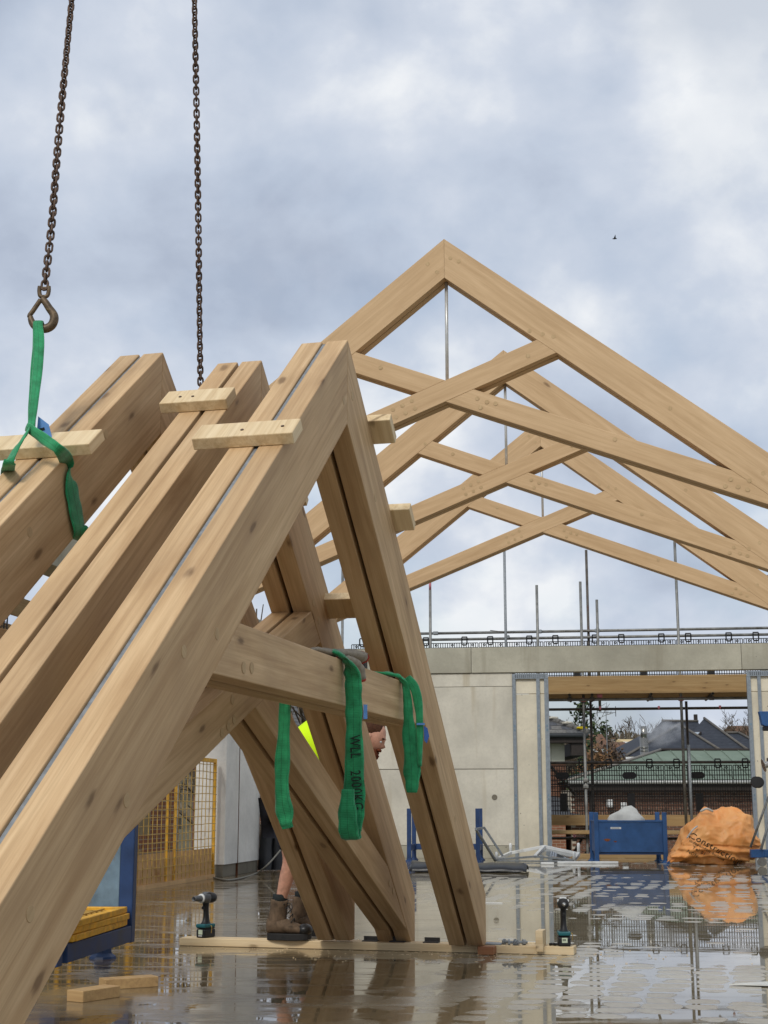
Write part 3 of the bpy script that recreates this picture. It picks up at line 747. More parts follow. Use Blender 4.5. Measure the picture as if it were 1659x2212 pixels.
ch2 = chain('right lifting chain passing behind the middle truss', [at_y(435, 900, 7.02), at_y(432, 760, 7.0), at_y(427, 380, 6.9), at_y(420, 0, 6.78), at_y(414, -300, 6.68), at_y(404, -800, 6.5)], 0.5)
# hook in the plane facing the camera; h() turns picture units of the hook into metres
hk = bpy.data.objects.new('hook', None); COL.objects.link(hk); hk.parent = ch1; hk.location = (0, 0, 0); hk.empty_display_size = 0.05
def h(x, y, dy=0.0): return Vector(((x - 215) * 0.000352, dy, -(y - 95) * 0.000352))
body = smooth_path([h(190, 262), h(235, 310), h(285, 385), h(335, 455), h(345, 520), h(318, 590), h(255, 628), h(175, 622), h(108, 580), h(76, 520), h(66, 478)], 5)
nb = len(body)
MB().tube(body, [0.0135 + 0.005 * math.sin(math.pi * i / nb) - (0.004 * max(0, i / nb - 0.75) * 4) for i in range(nb)], 10).obj('hook_body', HOOKM, hk, smooth=True)
MB().tube(smooth_path([h(176, 275), h(130, 350), h(88, 420), h(60, 462), h(58, 490)], 4), 0.0105, 8).obj('latch', HOOKM, hk, smooth=True)
cl = MB()
for sx in (-1, 1):
    cl.tube(smooth_path([h(210 + sx * 52, 110), h(210 + sx * 55, 165), h(210 + sx * 42, 225), h(205, 245)], 4), [0.009] * 12 + [0.012], 8)
cl.obj('clevis', HOOKM, hk, smooth=True)
MB().tube([h(160, 130, 0), h(262, 130, 0)], 0.006, 8).obj('clevis_pin', HOOKM, hk)

# ---------------------------------------------------------------- green slings
def green():
    M_ = Mat('green_polyester_webbing')
    uv = M_.n('ShaderNodeTexCoord')
    sp = M_.n('ShaderNodeSeparateXYZ'); M_.l(uv.outputs['UV'], sp.inputs[0])
    f = M_.math('ABSOLUTE', M_.math('SUBTRACT', M_.math('FRACT', M_.math('MULTIPLY', sp.outputs[0], 3.0)), 0.5))
    line = M_.math('LESS_THAN', f, 0.03)
    nz = M_.noise(M_.coord('Object', (1, 1, 1)), 16, 4, 0.6)
    c = M_.ramp(nz, [(0.3, (0.010, 0.17, 0.062, 1)), (0.7, (0.028, 0.36, 0.14, 1))])
    c = M_.mixc(M_.math('MULTIPLY', line, 0.75), c, (0.004, 0.04, 0.016, 1))
    wv = M_.math('SINE', M_.math('MULTIPLY', sp.outputs[1], 900.0))
    M_.set(color=c, rough=0.72, spec=0.25, sheen=0.3)
    M_.bump(M_.math('ADD', M_.math('MULTIPLY', wv, 0.25), M_.math('MULTIPLY', nz, 1.4)), 0.35, 0.004)
    return M_.m
GREEN = green()
PRINT = simple('black_print', srgb(14, 26, 18), 0.8, 0, 0.1, 10)
TAGBLUE = simple('blue_label', srgb(88, 140, 200), 0.45, 0, 0.12, 20)
def strap(path, wvec, width, thick, name, parent, seed=0, wrinkle=0.004, sub=7, taper=None):
    pts = smooth_path(path, sub)
    wv = wvec if isinstance(wvec, list) else [wvec] * len(path)
    wv = smooth_path([Vector(a) for a in wv], sub)
    ws_ = width if isinstance(width, list) else [width] * len(path)
    ws_ = [p.x for p in smooth_path([Vector((a, 0, 0)) for a in ws_], sub)]
    m = MB(); n = len(pts); K = 12
    vs, fs = [], []
    L = 0.0
    for i, p in enumerate(pts):
        t_ = (pts[min(i + 1, n - 1)] - pts[max(i - 1, 0)]).normalized()
        w_ = (wv[i] - t_ * wv[i].dot(t_)).normalized()
        nn = t_.cross(w_).normalized()
        if i: L += (p - pts[i - 1]).length
        for j in range(K):
            a = 2 * math.pi * j / K
            ca, sa = math.cos(a), math.sin(a)
            wr = noise.noise(Vector((i * 0.23 + seed * 9.1, j * 0.8, seed))) * wrinkle
            ww = ws_[i] * (1 + 0.24 * noise.noise(Vector((i * 0.19 + seed * 3, 1.7, 0)))) / 2
            m.uv[i * K + j] = ((ca + 1) / 2 * 0.999, L)
            e = 0.75
            vs.append(p + w_ * (abs(ca) ** e * math.copysign(1, ca)) * ww + nn * (abs(sa) ** e * math.copysign(1, sa) * thick / 2 + wr))
    for i in range(n - 1):
        for j in range(K):
            fs.append((i * K + j, i * K + (j + 1) % K, (i + 1) * K + (j + 1) % K, (i + 1) * K + j))
    fs.append(tuple(range(K - 1, -1, -1))); fs.append(tuple((n - 1) * K + j for j in range(K)))
    m.add(vs, fs)
    return m.obj(name, GREEN, parent, smooth=True)
def face_pt(q, px, py, n):           # point of the picture on a truss face, n to the right of its centre plane
    th = q[3]; nn = Vector((math.cos(th), -math.sin(th), 0))
    P = Vector((q[0], q[1], 0)) + nn * n
    r = ray(px, py)
    return CAM + r * ((P - CAM).dot(nn) / r.dot(nn))
X = Vector((1, 0, 0)); Yv = Vector((0, 1, 0)); Zv = Vector((0, 0, 1))
def tdir(q): return Vector((math.sin(q[3]), math.cos(q[3]), 0))
def ndir(q): return Vector((math.cos(q[3]), -math.sin(q[3]), 0))
# choker on the slung truss
sl1 = thing('round_sling', 'green sling choked round the slung truss and hung on the hook', 'sling', truss_pt(QA, -0.88, 0, 2.3))
o1 = sl1.location.copy()
def rel(p): return Vector(p) - o1
KN = at_y(66, 930, 5.40)
KK = rel(KN)
hb = rel(HK + h(165, 610))
strap([hb + Vector((0.004, 0.02, -0.012)), hb + Vector((0.004, 0.022, 0.012)), hb + Vector((0.004, 0.0, 0.022)), hb + Vector((0.003, -0.022, 0.008)), rel(at_y(84, 760, 5.56)), rel(at_y(76, 850, 5.48)), KK], X, [0.042, 0.042, 0.042, 0.044, 0.042, 0.036, 0.032], 0.010, 'webbing_leg', sl1, 1, 0.002)
strap([hb + Vector((-0.006, 0.02, -0.014)), rel(at_y(78, 770, 5.60)), rel(at_y(71, 860, 5.53)), KK + Vector((-0.004, 0.03, 0.005))], X + Yv * 0.3, [0.040, 0.036, 0.032, 0.03], 0.009, 'webbing_leg', sl1, 2, 0.002)
nA = ndir(QA); tA = tdir(QA)
fr = lambda px, py: rel(face_pt(QA, px, py, 0.120))
strap([KK + Vector((-0.01, -0.02, 0.01)), rel(at_y(95, 948, 5.34)), rel(at_y(128, 972, 5.31)), rel(face_pt(QA, 146, 1001, 0.113)), fr(152, 1040), fr(160, 1085), fr(167, 1120), fr(172, 1150), rel(face_pt(QA, 170, 1163, 0.08)), rel(face_pt(QA, 160, 1163, -0.02))],
      [Vector((0.3, -0.3, 0.8)), Vector((0.45, -0.3, 0.8)), Vector((0.5, -0.5, 0.6)), Vector((0.6, -0.7, 0.25)), tA * -1, tA * -1, tA * -1, tA * -1, tA * -1, tA * -1], [0.035, 0.046, 0.050, 0.058, 0.085, 0.10, 0.10, 0.09, 0.08, 0.08], 0.010, 'choke_loop', sl1, 3, 0.003)
strap([KK + Vector((0.0, -0.015, 0.004)), rel(at_y(48, 950, 5.33)), rel(at_y(30, 978, 5.30)), rel(at_y(20, 1002, 5.29)), rel(face_pt(QA, 16, 1030, -0.125)), rel(face_pt(QA, 14, 1120, -0.12)), rel(face_pt(QA, 40, 1160, -0.06))], [Vector((0.4, -0.2, 0.8)), Vector((0.6, -0.3, 0.6)), Vector((0.7, -0.3, 0.3)), Vector((0.8, -0.5, 0.1)), tA, tA, tA], [0.034, 0.040, 0.040, 0.044, 0.05, 0.05, 0.05], 0.010, 'choke_loop', sl1, 4, 0.003)
tg = MB()
a_, b_, c_, d_ = [rel(at_y(x, y, 5.50)) for x, y in ((78, 948), (112, 945), (102, 915), (80, 897))]
tg.prism([(0, 0), (0.062, 0.004), (0.047, 0.055), (0.004, 0.088)], 0, 0.003)
tg_o = tg.obj('label_tag', TAGBLUE, sl1, loc=rel(at_y(78, 946, 5.46)))
MB().bb(0.012, 0.042, -0.0015, -0.0005, 0.02, 0.032).obj('tag_print', PRINT, tg_o, rot=(0, R(-18), 0))

# slings over the collar of the nearest truss
def txt(s, size, name, mat, parent, mtx, extrude=0.0006, align='LEFT', bold=0.0, shear=0.0):
    cu = bpy.data.curves.new(name, 'FONT')
    cu.body = s; cu.size = size; cu.extrude = extrude; cu.offset = bold; cu.align_x = align; cu.align_y = 'CENTER'; cu.shear = shear
    cu.resolution_u = 3; cu.space_character = 1.12
    tmp = bpy.data.objects.new('tmp', cu)
    COL.objects.link(tmp)
    me = bpy.data.meshes.new_from_object(tmp.evaluated_get(bpy.context.evaluated_depsgraph_get()))
    bpy.data.objects.remove(tmp)
    me.materials.clear(); me.materials.append(mat)
    o = bpy.data.objects.new(name, me); COL.objects.link(o)
    if parent is not None: o.parent = parent
    o.matrix_local = mtx
    return o
cz = lambda z: QC[2] + z
def cp(t, n, z): return truss_pt(QC, t, n, cz(z))
nC = ndir(QC); tC = tdir(QC)
o2 = cp(-0.05, 0, -1.44)
sl2 = thing('round_sling', 'green sling marked WLL 2000KG draped over the collar', 'sling', o2)
def r2(*a): return cp(*a) - o2
strap([r2(-0.02, 0.148, -2.15), r2(-0.02, 0.150, -2.05), r2(-0.03, 0.154, -1.9), r2(-0.04, 0.156, -1.75), r2(-0.05, 0.156, -1.60), r2(-0.06, 0.152, -1.50), r2(-0.075, 0.118, -1.432), r2(-0.10, 0.05, -1.412), r2(-0.06, -0.05, -1.412), r2(-0.02, -0.125, -1.43), r2(-0.01, -0.160, -1.52), r2(-0.01, -0.162, -1.7), r2(-0.01, -0.170, -1.95), r2(0.0, -0.156, -2.09), r2(0.01, -0.146, -2.14)],
      [nC, nC, nC, nC, nC, nC * 0.8 + tC * -0.4, tC * -1 + nC * 0.2, tC * -1, tC * -1, tC * -1 + nC * 0.3, nC, nC, nC, nC, nC], [0.07, 0.088, 0.084, 0.078, 0.074, 0.074, 0.08, 0.085, 0.08, 0.07, 0.052, 0.058, 0.068, 0.072, 0.05], 0.020, 'sling_body', sl2, 5, 0.015, 9)
# the doubled-back fold at the lower end
strap([r2(-0.075, 0.140, -1.98), r2(-0.08, 0.139, -2.06), r2(-0.075, 0.142, -2.14), r2(-0.055, 0.145, -2.178), r2(-0.03, 0.146, -2.17), r2(-0.02, 0.148, -2.13)], nC, [0.05, 0.075, 0.08, 0.078, 0.075, 0.07], 0.013, 'end_fold', sl2, 8, 0.006)
tm = Matrix((( 0, 1, 0, 0), (0, 0, -1, 0), (-1, 0, 0, 0), (0, 0, 0, 1)))      # letters run down, tops to the right, facing the camera
p_ = r2(-0.035, 0.155, -1.757) + Vector((0, -0.022, 0))
txt('WLL', 0.062, 'lettering', PRINT, sl2, Matrix.Translation(p_) @ Matrix.Rotation(R(-3), 4, 'Y') @ tm @ Matrix.Diagonal((0.72, 1, 1, 1)), 0.002, bold=0.0004)['kind'] = 'stuff'
txt('2000KG', 0.060, 'lettering', PRINT, sl2, Matrix.Translation(p_ + Vector((0.003, -0.003, -0.145))) @ Matrix.Rotation(R(-5), 4, 'Y') @ tm @ Matrix.Diagonal((0.74, 1, 1, 1)), 0.002, bold=0.0004)['kind'] = 'stuff'
MB().bb(-0.004, 0.012, -0.02, 0.0, -0.03, 0.03).obj('label_tag', TAGBLUE, sl2, loc=r2(-0.03, 0.198, -1.66))
o3 = cp(1.0, 0, -1.44)
sl3 = thing('round_sling', 'green sling with a blue tag hanging from the far end of the collar', 'sling', o3)
def r3(*a): return cp(*a) - o3
strap([r3(1.0, 0.165, -1.985), r3(1.0, 0.166, -1.90), r3(1.0, 0.160, -1.78), r3(1.0, 0.150, -1.64), r3(1.0, 0.143, -1.52), r3(0.995, 0.122, -1.44), r3(0.97, 0.07, -1.413), r3(0.93, -0.03, -1.412), r3(0.9, -0.12, -1.43), r3(0.9, -0.15, -1.55), r3(0.9, -0.15, -1.62)],
      [nC, nC, nC, nC, nC, nC * 0.6 - tC, tC * -1, tC * -1, tC * -1, tC * -1, tC * -1], [0.055, 0.085, 0.075, 0.06, 0.045, 0.05, 0.07, 0.075, 0.07, 0.05, 0.04], 0.018, 'sling_body', sl3, 11, 0.012, 8)
strap([r3(1.0, 0.205, -1.86), r3(1.0, 0.206, -1.72), r3(1.0, 0.203, -1.60), r3(1.0, 0.185, -1.49), r3(0.995, 0.145, -1.425)], nC, [0.02, 0.034, 0.04, 0.044, 0.04], 0.024, 'sling_return', sl3, 13, 0.004)
MB().bb(-0.018, 0.022, -0.02, -0.015, -0.006, 0.004).obj('tag_band', TAGBLUE, sl3, loc=r3(1.0, 0.208, -1.655))
MB().prism([(0, 0), (0.018, -0.01), (0.026, -0.05), (0.014, -0.085), (0.002, -0.07)], -0.002, 0.002).obj('label_tag', simple('blue_tag', srgb(52, 96, 168), 0.4, 0, 0.1, 20), sl3, loc=r3(0.99, 0.228, -1.665))

# gloves and tool resting on the collar
def lump(path, radii, name, mat, parent, seed=0, amp=0.25, flat=0.6, n=10):
    m = MB()
    pts = smooth_path(path, 6)
    rr = [p.x for p in smooth_path([Vector((a, 0, 0)) for a in radii], 6)]
    m.tube(pts, rr, n)
    for i, v_ in enumerate(m.v):
        k = noise.noise(v_ * 38 + Vector((seed, 0, 0)))
        c = pts[min(len(pts) - 1, i // n)]
        d = v_ - c
        d.z *= flat
        m.v[i] = c + d * (1 + amp * k)
    return m.obj(name, mat, parent, smooth=True)
og = cp(0.1, 0, -1.44)
gl = thing('work_gloves', 'pair of grey work gloves with red cuffs lying on the collar', 'gloves', og)
def rg(*a): return cp(*a) - og
g1 = lump([rg(-0.36, 0.06, -1.428), rg(-0.25, 0.05, -1.415), rg(-0.1, 0.06, -1.412), rg(0.06, 0.07, -1.40), rg(0.2, 0.075, -1.392), rg(0.30, 0.08, -1.395)], [0.008, 0.02, 0.03, 0.034, 0.045, 0.052], 'glove', GREYCLOTH, gl, 2, 0.25, 0.55)
lump([rg(0.298, 0.08, -1.395), rg(0.312, 0.08, -1.396)], [0.053, 0.050], 'cuff_trim', REDP, g1, 3, 0.1, 0.6)
g2 = lump([rg(-0.02, 0.085, -1.432), rg(0.05, 0.10, -1.43), rg(0.12, 0.115, -1.44), rg(0.16, 0.125, -1.475), rg(0.18, 0.128, -1.50)], [0.015, 0.022, 0.026, 0.026, 0.022], 'glove', GREYCLOTH, gl, 5, 0.3, 0.8)
lump([rg(0.178, 0.128, -1.50), rg(0.184, 0.128, -1.51)], [0.023, 0.021], 'cuff_trim', REDP, g2, 6, 0.1, 0.8)
ot = cp(0.62, -0.03, -1.44)
tl = thing('hand_saw', 'red handled tool with a grey blade behind the gloves on the collar', 'hand tool', ot, math.pi / 2 - QC[3])
MB().bb(-0.22, 0.10, -0.02, 0.02, 0.035, 0.075).obj('handle', REDP, tl, 0.008)
MB().bb(0.10, 0.16, -0.03, 0.03, 0.002, 0.085).obj('end_grip', BLACKP, tl, 0.008)
MB().bb(-0.2, 0.06, -0.012, 0.012, 0.078, 0.10).obj('blade', GALV, tl, 0.002)
MB().bb(-0.24, -0.16, -0.03, 0.03, 0.002, 0.035).obj('foot', BLACKP, tl, 0.006)

# ---------------------------------------------------------------- power tools
TEAL = simple('teal_plastic', srgb(26, 92, 98), 0.45, 0, 0.1, 30)
LABELM = simple('printed_label', srgb(196, 206, 180), 0.5, 0, 0.08, 30)
WHITEP = simple('white_plastic', srgb(205, 207, 204), 0.45, 0, 0.06, 30)
GREYM = simple('grey_gearbox', srgb(96, 98, 100), 0.45, 0.4, 0.2, 40)
CHROME = simple('bright_steel', srgb(190, 188, 182), 0.25, 0.9, 0.1, 40)
def wrench(label, loc, rz, nose, hookside, mark):
    t = thing('impact_wrench', label, 'power tool', loc, rz, 'cordless impact wrenches')
    bat = MB().bb(-0.038, 0.038, -0.05, 0.062, 0.0, 0.056).obj('battery', BLACKP, t, 0.009)
    MB().bb(-0.0365, 0.0365, -0.047, 0.06, 0.058, 0.064).obj('battery_rail', BLACKP, t, 0.004)
    MB().bb(-0.039, 0.039, -0.055, 0.058, 0.064, 0.088).obj('foot_band', TEAL, t, 0.007)
    hd = MB()
    secs = [(0.086, 0.034, 0.042, 0.002), (0.10, 0.022, 0.030, 0.004), (0.13, 0.0175, 0.023, 0.006), (0.165, 0.0165, 0.021, 0.004), (0.195, 0.017, 0.023, 0.0), (0.225, 0.019, 0.028, 0.0)]
    K = 14; vs, fs = [], []
    for (z, a, b_, dy_) in secs:
        for j in range(K):
            an = 2 * math.pi * j / K
            vs.append((a * math.cos(an), dy_ + b_ * math.sin(an), z))
    for i in range(len(secs) - 1):
        for j in range(K): fs.append((i * K + j, i * K + (j + 1) % K, (i + 1) * K + (j + 1) % K, (i + 1) * K + j))
    hd.add(vs, fs); hd.obj('handle', BLACKP, t, smooth=True)
    ax = Matrix.Translation((0, 0, 0.252)) @ Matrix.Rotation(R(90), 4, 'X')       # lathe z -> -y
    MB().lathe([(0.020, -0.085), (0.030, -0.078), (0.034, -0.055), (0.034, 0.0), (0.032, 0.010)], 20, ax).obj('motor_housing', TEAL if nose == 'bare' else BLACKP, t, smooth=True)
    MB().lathe([(0.0355, -0.012), (0.036, 0.004), (0.033, 0.03), (0.026, 0.045), (0.016, 0.052)], 20, ax).obj('gearbox', RUBBER if nose == 'bare' else GREYM, t, smooth=True)
    MB().bb(-0.008, 0.008, -0.036, -0.014, 0.18, 0.20).obj('trigger', BLACKP, t, 0.004)
    MB().bb(-0.022, 0.022, -0.012, 0.03, 0.281, 0.290).obj('top_cover', WHITEP if nose == 'bare' else GREYM, t, 0.004)
    if nose == 'bare':
        for sx in (-1, 1): MB().bb(sx * 0.031 - 0.006, sx * 0.031 + 0.006, -0.01, 0.02, 0.262, 0.278).obj('side_cover', WHITEP, t, 0.004)
        MB().lathe([(0.012, 0.05), (0.012, 0.062), (0.008, 0.062), (0.008, 0.075)], 14, ax).obj('anvil', CHROME, t, smooth=True)
    else:
        MB().lathe([(0.0285, 0.044), (0.030, 0.050), (0.0285, 0.056)], 20, ax).obj('nose_ring', WHITEP, t, smooth=True)
        MB().lathe([(0.020, 0.05), (0.019, 0.085), (0.0165, 0.11), (0.0165, 0.128), (0.0125, 0.128), (0.0125, 0.10)], 18, ax).obj('socket', GREYM, t, smooth=True)
        MB().lathe([(0.0124, 0.101), (0.0124, 0.104)], 14, ax).obj('socket_bore', BLACKP, t)
    lab = MB().bb(-0.017, 0.017, -0.0512, -0.0502, 0.022, 0.052).obj('label', LABELM, t)
    if mark: txt(mark, 0.017, 'label_text', PRINT, lab, Matrix.Translation((-0.012, -0.0516, 0.038)) @ Matrix.Rotation(R(90), 4, 'X'), 0.0003, bold=0.0004)
    else:
        MB().bb(-0.016, 0.014, -0.0512, -0.0505, 0.010, 0.017).obj('battery_print', WHITEP, bat)
    MB().tube(smooth_path([(hookside * 0.040, 0.0, 0.075), (hookside * 0.052, 0.0, 0.074), (hookside * 0.053, 0.0, 0.05), (hookside * 0.050, 0.0, 0.03)], 4), 0.0025, 6).obj('belt_hook', BRASS, t, smooth=True)
    return t
d1 = at_z(432, 2027, 0.05); d2 = at_z(1217, 2042, 0.05)
wrench('power wrench with a long grey socket at the left end of the sole plate', on_plate((d1 - p0).length, 0.07), PYAW + R(-18), 'socket', 1, '')
wrench('power wrench with bare nose and white cap at the right end of the sole plate', on_plate(PLEN - 0.066, 0.062), PYAW + R(12), 'bare', 1, 'E8')

# ---------------------------------------------------------------- worker bent over behind the trusses
HIVIS = simple('hi_vis_fabric', srgb(206, 244, 28), 0.8, 0, 0.06, 12, 0.2)
SHORTS = simple('dark_shorts', srgb(46, 48, 56), 0.9, 0, 0.15, 20, 0.2)
BOOT = simple('brown_suede_boot', srgb(100, 83, 66), 0.85, 0, 0.35, 26, 0.2, bump=0.3)
TOE = simple('boot_toe_guard', srgb(34, 33, 32), 0.4, 0, 0.2, 30)
BEARD = simple('ginger_beard', srgb(104, 56, 34), 0.9, 0, 0.3, 70, 0.2, bump=0.5)
HAIR = simple('brown_hair', srgb(78, 50, 34), 0.8, 0, 0.3, 70, 0.2, bump=0.5)
SOCK = simple('dark_sock', srgb(50, 54, 54), 0.95, 0, 0.15, 60, 0.1, bump=0.3)
bp = at_z(606, 2034, 0.05)
PX, PYY = bp.x, 9.66
man = thing('person', 'bearded person in hi-vis vest, shorts and boots bending behind the trusses', 'person', (PX, PYY, 0.05))
def skin_mesh(name, nodes, edges, mat, parent, root=0, sub=2):
    me = bpy.data.meshes.new(name)
    me.from_pydata([n[0] for n in nodes], edges, [])
    me.materials.append(mat)
    o = bpy.data.objects.new(name, me); COL.objects.link(o); o.parent = parent
    sk = o.modifiers.new('skin', 'SKIN'); sk.use_smooth_shade = True
    for v_, n in zip(me.skin_vertices[0].data, nodes):
        r_ = n[1]
        v_.radius = (r_, r_) if not isinstance(r_, tuple) else r_
        v_.use_root = False
    me.skin_vertices[0].data[root].use_root = True
    if sub:
        s_ = o.modifiers.new('sub', 'SUBSURF'); s_.levels = sub; s_.render_levels = sub
    return o
# local: x right (the way he faces), y away from the camera, z up; near (left in picture) leg carries the visible boot
hipz, hipx = 0.86, 0.02
nodes = [((hipx, 0.10, hipz), 0.15), ((hipx, -0.02, hipz - 0.06), 0.095), ((0.07, -0.04, 0.50), 0.066), ((0.035, -0.02, 0.42), 0.056), ((-0.012, 0.0, 0.24), 0.036), ((-0.02, 0.0, 0.17), 0.034),
         ((hipx + 0.04, 0.24, hipz - 0.06), 0.095), ((0.22, 0.28, 0.50), 0.066), ((0.19, 0.29, 0.42), 0.056), ((0.118, 0.30, 0.24), 0.036), ((0.105, 0.30, 0.17), 0.034),
         ((0.09, 0.11, 1.05), 0.15), ((0.27, 0.12, 1.25), 0.165), ((0.42, 0.13, 1.31), 0.13), ((0.52, 0.13, 1.355), 0.058), ((0.575, 0.13, 1.385), 0.062),
         ((0.42, -0.06, 1.27), 0.062), ((0.48, -0.10, 1.00), 0.046), ((0.53, -0.04, 0.78), 0.036), ((0.55, -0.01, 0.72), 0.036),
         ((0.42, 0.32, 1.27), 0.062), ((0.49, 0.36, 1.02), 0.046), ((0.53, 0.32, 0.82), 0.036), ((0.55, 0.30, 0.76), 0.036)]
edges = [(0, 1), (1, 2), (2, 3), (3, 4), (4, 5), (0, 6), (6, 7), (7, 8), (8, 9), (9, 10), (0, 11), (11, 12), (12, 13), (13, 14), (14, 15), (13, 16), (16, 17), (17, 18), (18, 19), (13, 20), (20, 21), (21, 22), (22, 23)]
skin_mesh('body', nodes, edges, SKIN, man)
# fingers
for (wx, wy, wz) in ((0.55, -0.01, 0.72), (0.55, 0.30, 0.76)):
    hn = [((wx, wy, wz), 0.03), ((wx + 0.045, wy, wz - 0.035), (0.022, 0.036))]
    he = [(0, 1)]
    for i in range(4):
        b0 = len(hn); fy = wy - 0.03 + i * 0.02; ln = (0.9, 1.0, 0.95, 0.75)[i]
        hn += [((wx + 0.075, fy, wz - 0.055), 0.009), ((wx + 0.075 + 0.03 * ln, fy, wz - 0.085), 0.0085), ((wx + 0.07 + 0.02 * ln, fy, wz - 0.085 - 0.03 * ln), 0.008)]
        he += [(1, b0), (b0, b0 + 1), (b0 + 1, b0 + 2)]
    b0 = len(hn)
    hn += [((wx + 0.045, wy - 0.045, wz - 0.045), 0.010), ((wx + 0.065, wy - 0.058, wz - 0.07), 0.009), ((wx + 0.072, wy - 0.05, wz - 0.09), 0.008)]
    he += [(1, b0), (b0, b0 + 1), (b0 + 1, b0 + 2)]
    skin_mesh('hand', hn, he, SKIN, man, 0, 2)
# head: ellipsoid with brow, nose and jaw, looking right and down
def head_mesh():
    bm = bmesh.new()
    bmesh.ops.create_uvsphere(bm, u_segments=32, v_segments=24, radius=1.0)
    for v_ in bm.verts:
        x, y, z = v_.co
        k = Vector((x * 0.098, y * 0.076, z * 0.118))
        if x > 0.2:
            face = (x - 0.2)
            k.x += 0.010 * face * math.exp(-((z - 0.22) / 0.12) ** 2) * math.exp(-(y / 0.6) ** 2)            # brow
            k.x -= 0.012 * face * math.exp(-((z - 0.02) / 0.12) ** 2) * math.exp(-((abs(y) - 0.38) / 0.2) ** 2)  # eye sockets
            k.x += 0.036 * face * math.exp(-((z + 0.16) / 0.15) ** 2) * math.exp(-(y / 0.16) ** 2)           # nose
            k.x += 0.012 * face * math.exp(-((z + 0.50) / 0.10) ** 2) * math.exp(-(y / 0.30) ** 2)           # lips
            k.x += 0.016 * face * math.exp(-((z + 0.8) / 0.18) ** 2) * math.exp(-(y / 0.5) ** 2)             # chin
        if z < -0.3: k.y *= 1 - 0.22 * (-0.3 - z)
        v_.co = k
    me = bpy.data.meshes.new('head'); bm.to_mesh(me); bm.free()
    for p in me.polygons: p.use_smooth = True
    return me
hc = at_y(801, 1591, PYY + 0.13)
hl = hc - Vector((PX, PYY, 0.05))
hd = mobj('head', head_mesh(), SKIN, man, loc=hl, rot=(0, R(30), R(-8)))
def blob(c, r_, name, mat, parent, amp=0.15, seed=1, sc=14):
    bm = bmesh.new(); bmesh.ops.create_icosphere(bm, subdivisions=3, radius=1.0)
    for v_ in bm.verts:
        k = 1 + amp * noise.noise(v_.co * sc * 0.3 + Vector((seed, seed, 0)))
        v_.co = Vector((v_.co.x * r_[0], v_.co.y * r_[1], v_.co.z * r_[2])) * k
    me = bpy.data.meshes.new(name); bm.to_mesh(me); bm.free()
    for p in me.polygons: p.use_smooth = True
    return mobj(name, me, mat, parent, loc=c)
blob((0.052, 0, -0.105), (0.058, 0.062, 0.062), 'beard', BEARD, hd, 0.3, 3, 22)
blob((0.088, 0, -0.178), (0.032, 0.038, 0.088), 'beard_tip', BEARD, hd, 0.35, 4, 22)
blob((0.094, 0, -0.052), (0.018, 0.04, 0.012), 'moustache', BEARD, hd, 0.3, 5, 22)
blob((-0.028, 0, 0.048), (0.098, 0.086, 0.088), 'hair', HAIR, hd, 0.12, 6, 14)
for sy in (-1, 1):
    blob((-0.005, sy * 0.076, -0.01), (0.022, 0.010, 0.032), 'ear', SKIN, hd, 0.1, 7)
    blob((0.078, sy * 0.030, 0.003), (0.012, 0.014, 0.010), 'eye', WHITEP, hd, 0.0)
    blob((0.088, sy * 0.030, 0.030), (0.010, 0.022, 0.006), 'eyebrow', HAIR, hd, 0.2, 8)
# vest, shorts, boots
vn = [((0.06, 0.11, 1.03), 0.172), ((0.14, 0.12, 1.19), 0.20), ((0.27, 0.125, 1.305), 0.20), ((0.40, 0.13, 1.34), 0.14)]
skin_mesh('hi_vis_vest', vn, [(0, 1), (1, 2), (2, 3)], HIVIS, man, 0, 2)
vb = [((0.075, 0.11, 0.955), 0.171), ((0.125, 0.113, 1.02), 0.173)]
skin_mesh('vest_band', vb, [(0, 1)], simple('grey_vest_trim', srgb(150, 150, 146), 0.8, 0, 0.1, 20), man, 0, 1)
sn = [((hipx + 0.01, 0.10, hipz + 0.02), 0.17), ((hipx, -0.02, hipz - 0.08), 0.112), ((0.06, -0.04, 0.55), 0.092), ((hipx + 0.04, 0.24, hipz - 0.08), 0.112), ((0.20, 0.28, 0.55), 0.092)]
skin_mesh('shorts', sn, [(0, 1), (1, 2), (0, 3), (3, 4)], SHORTS, man, 0, 2)
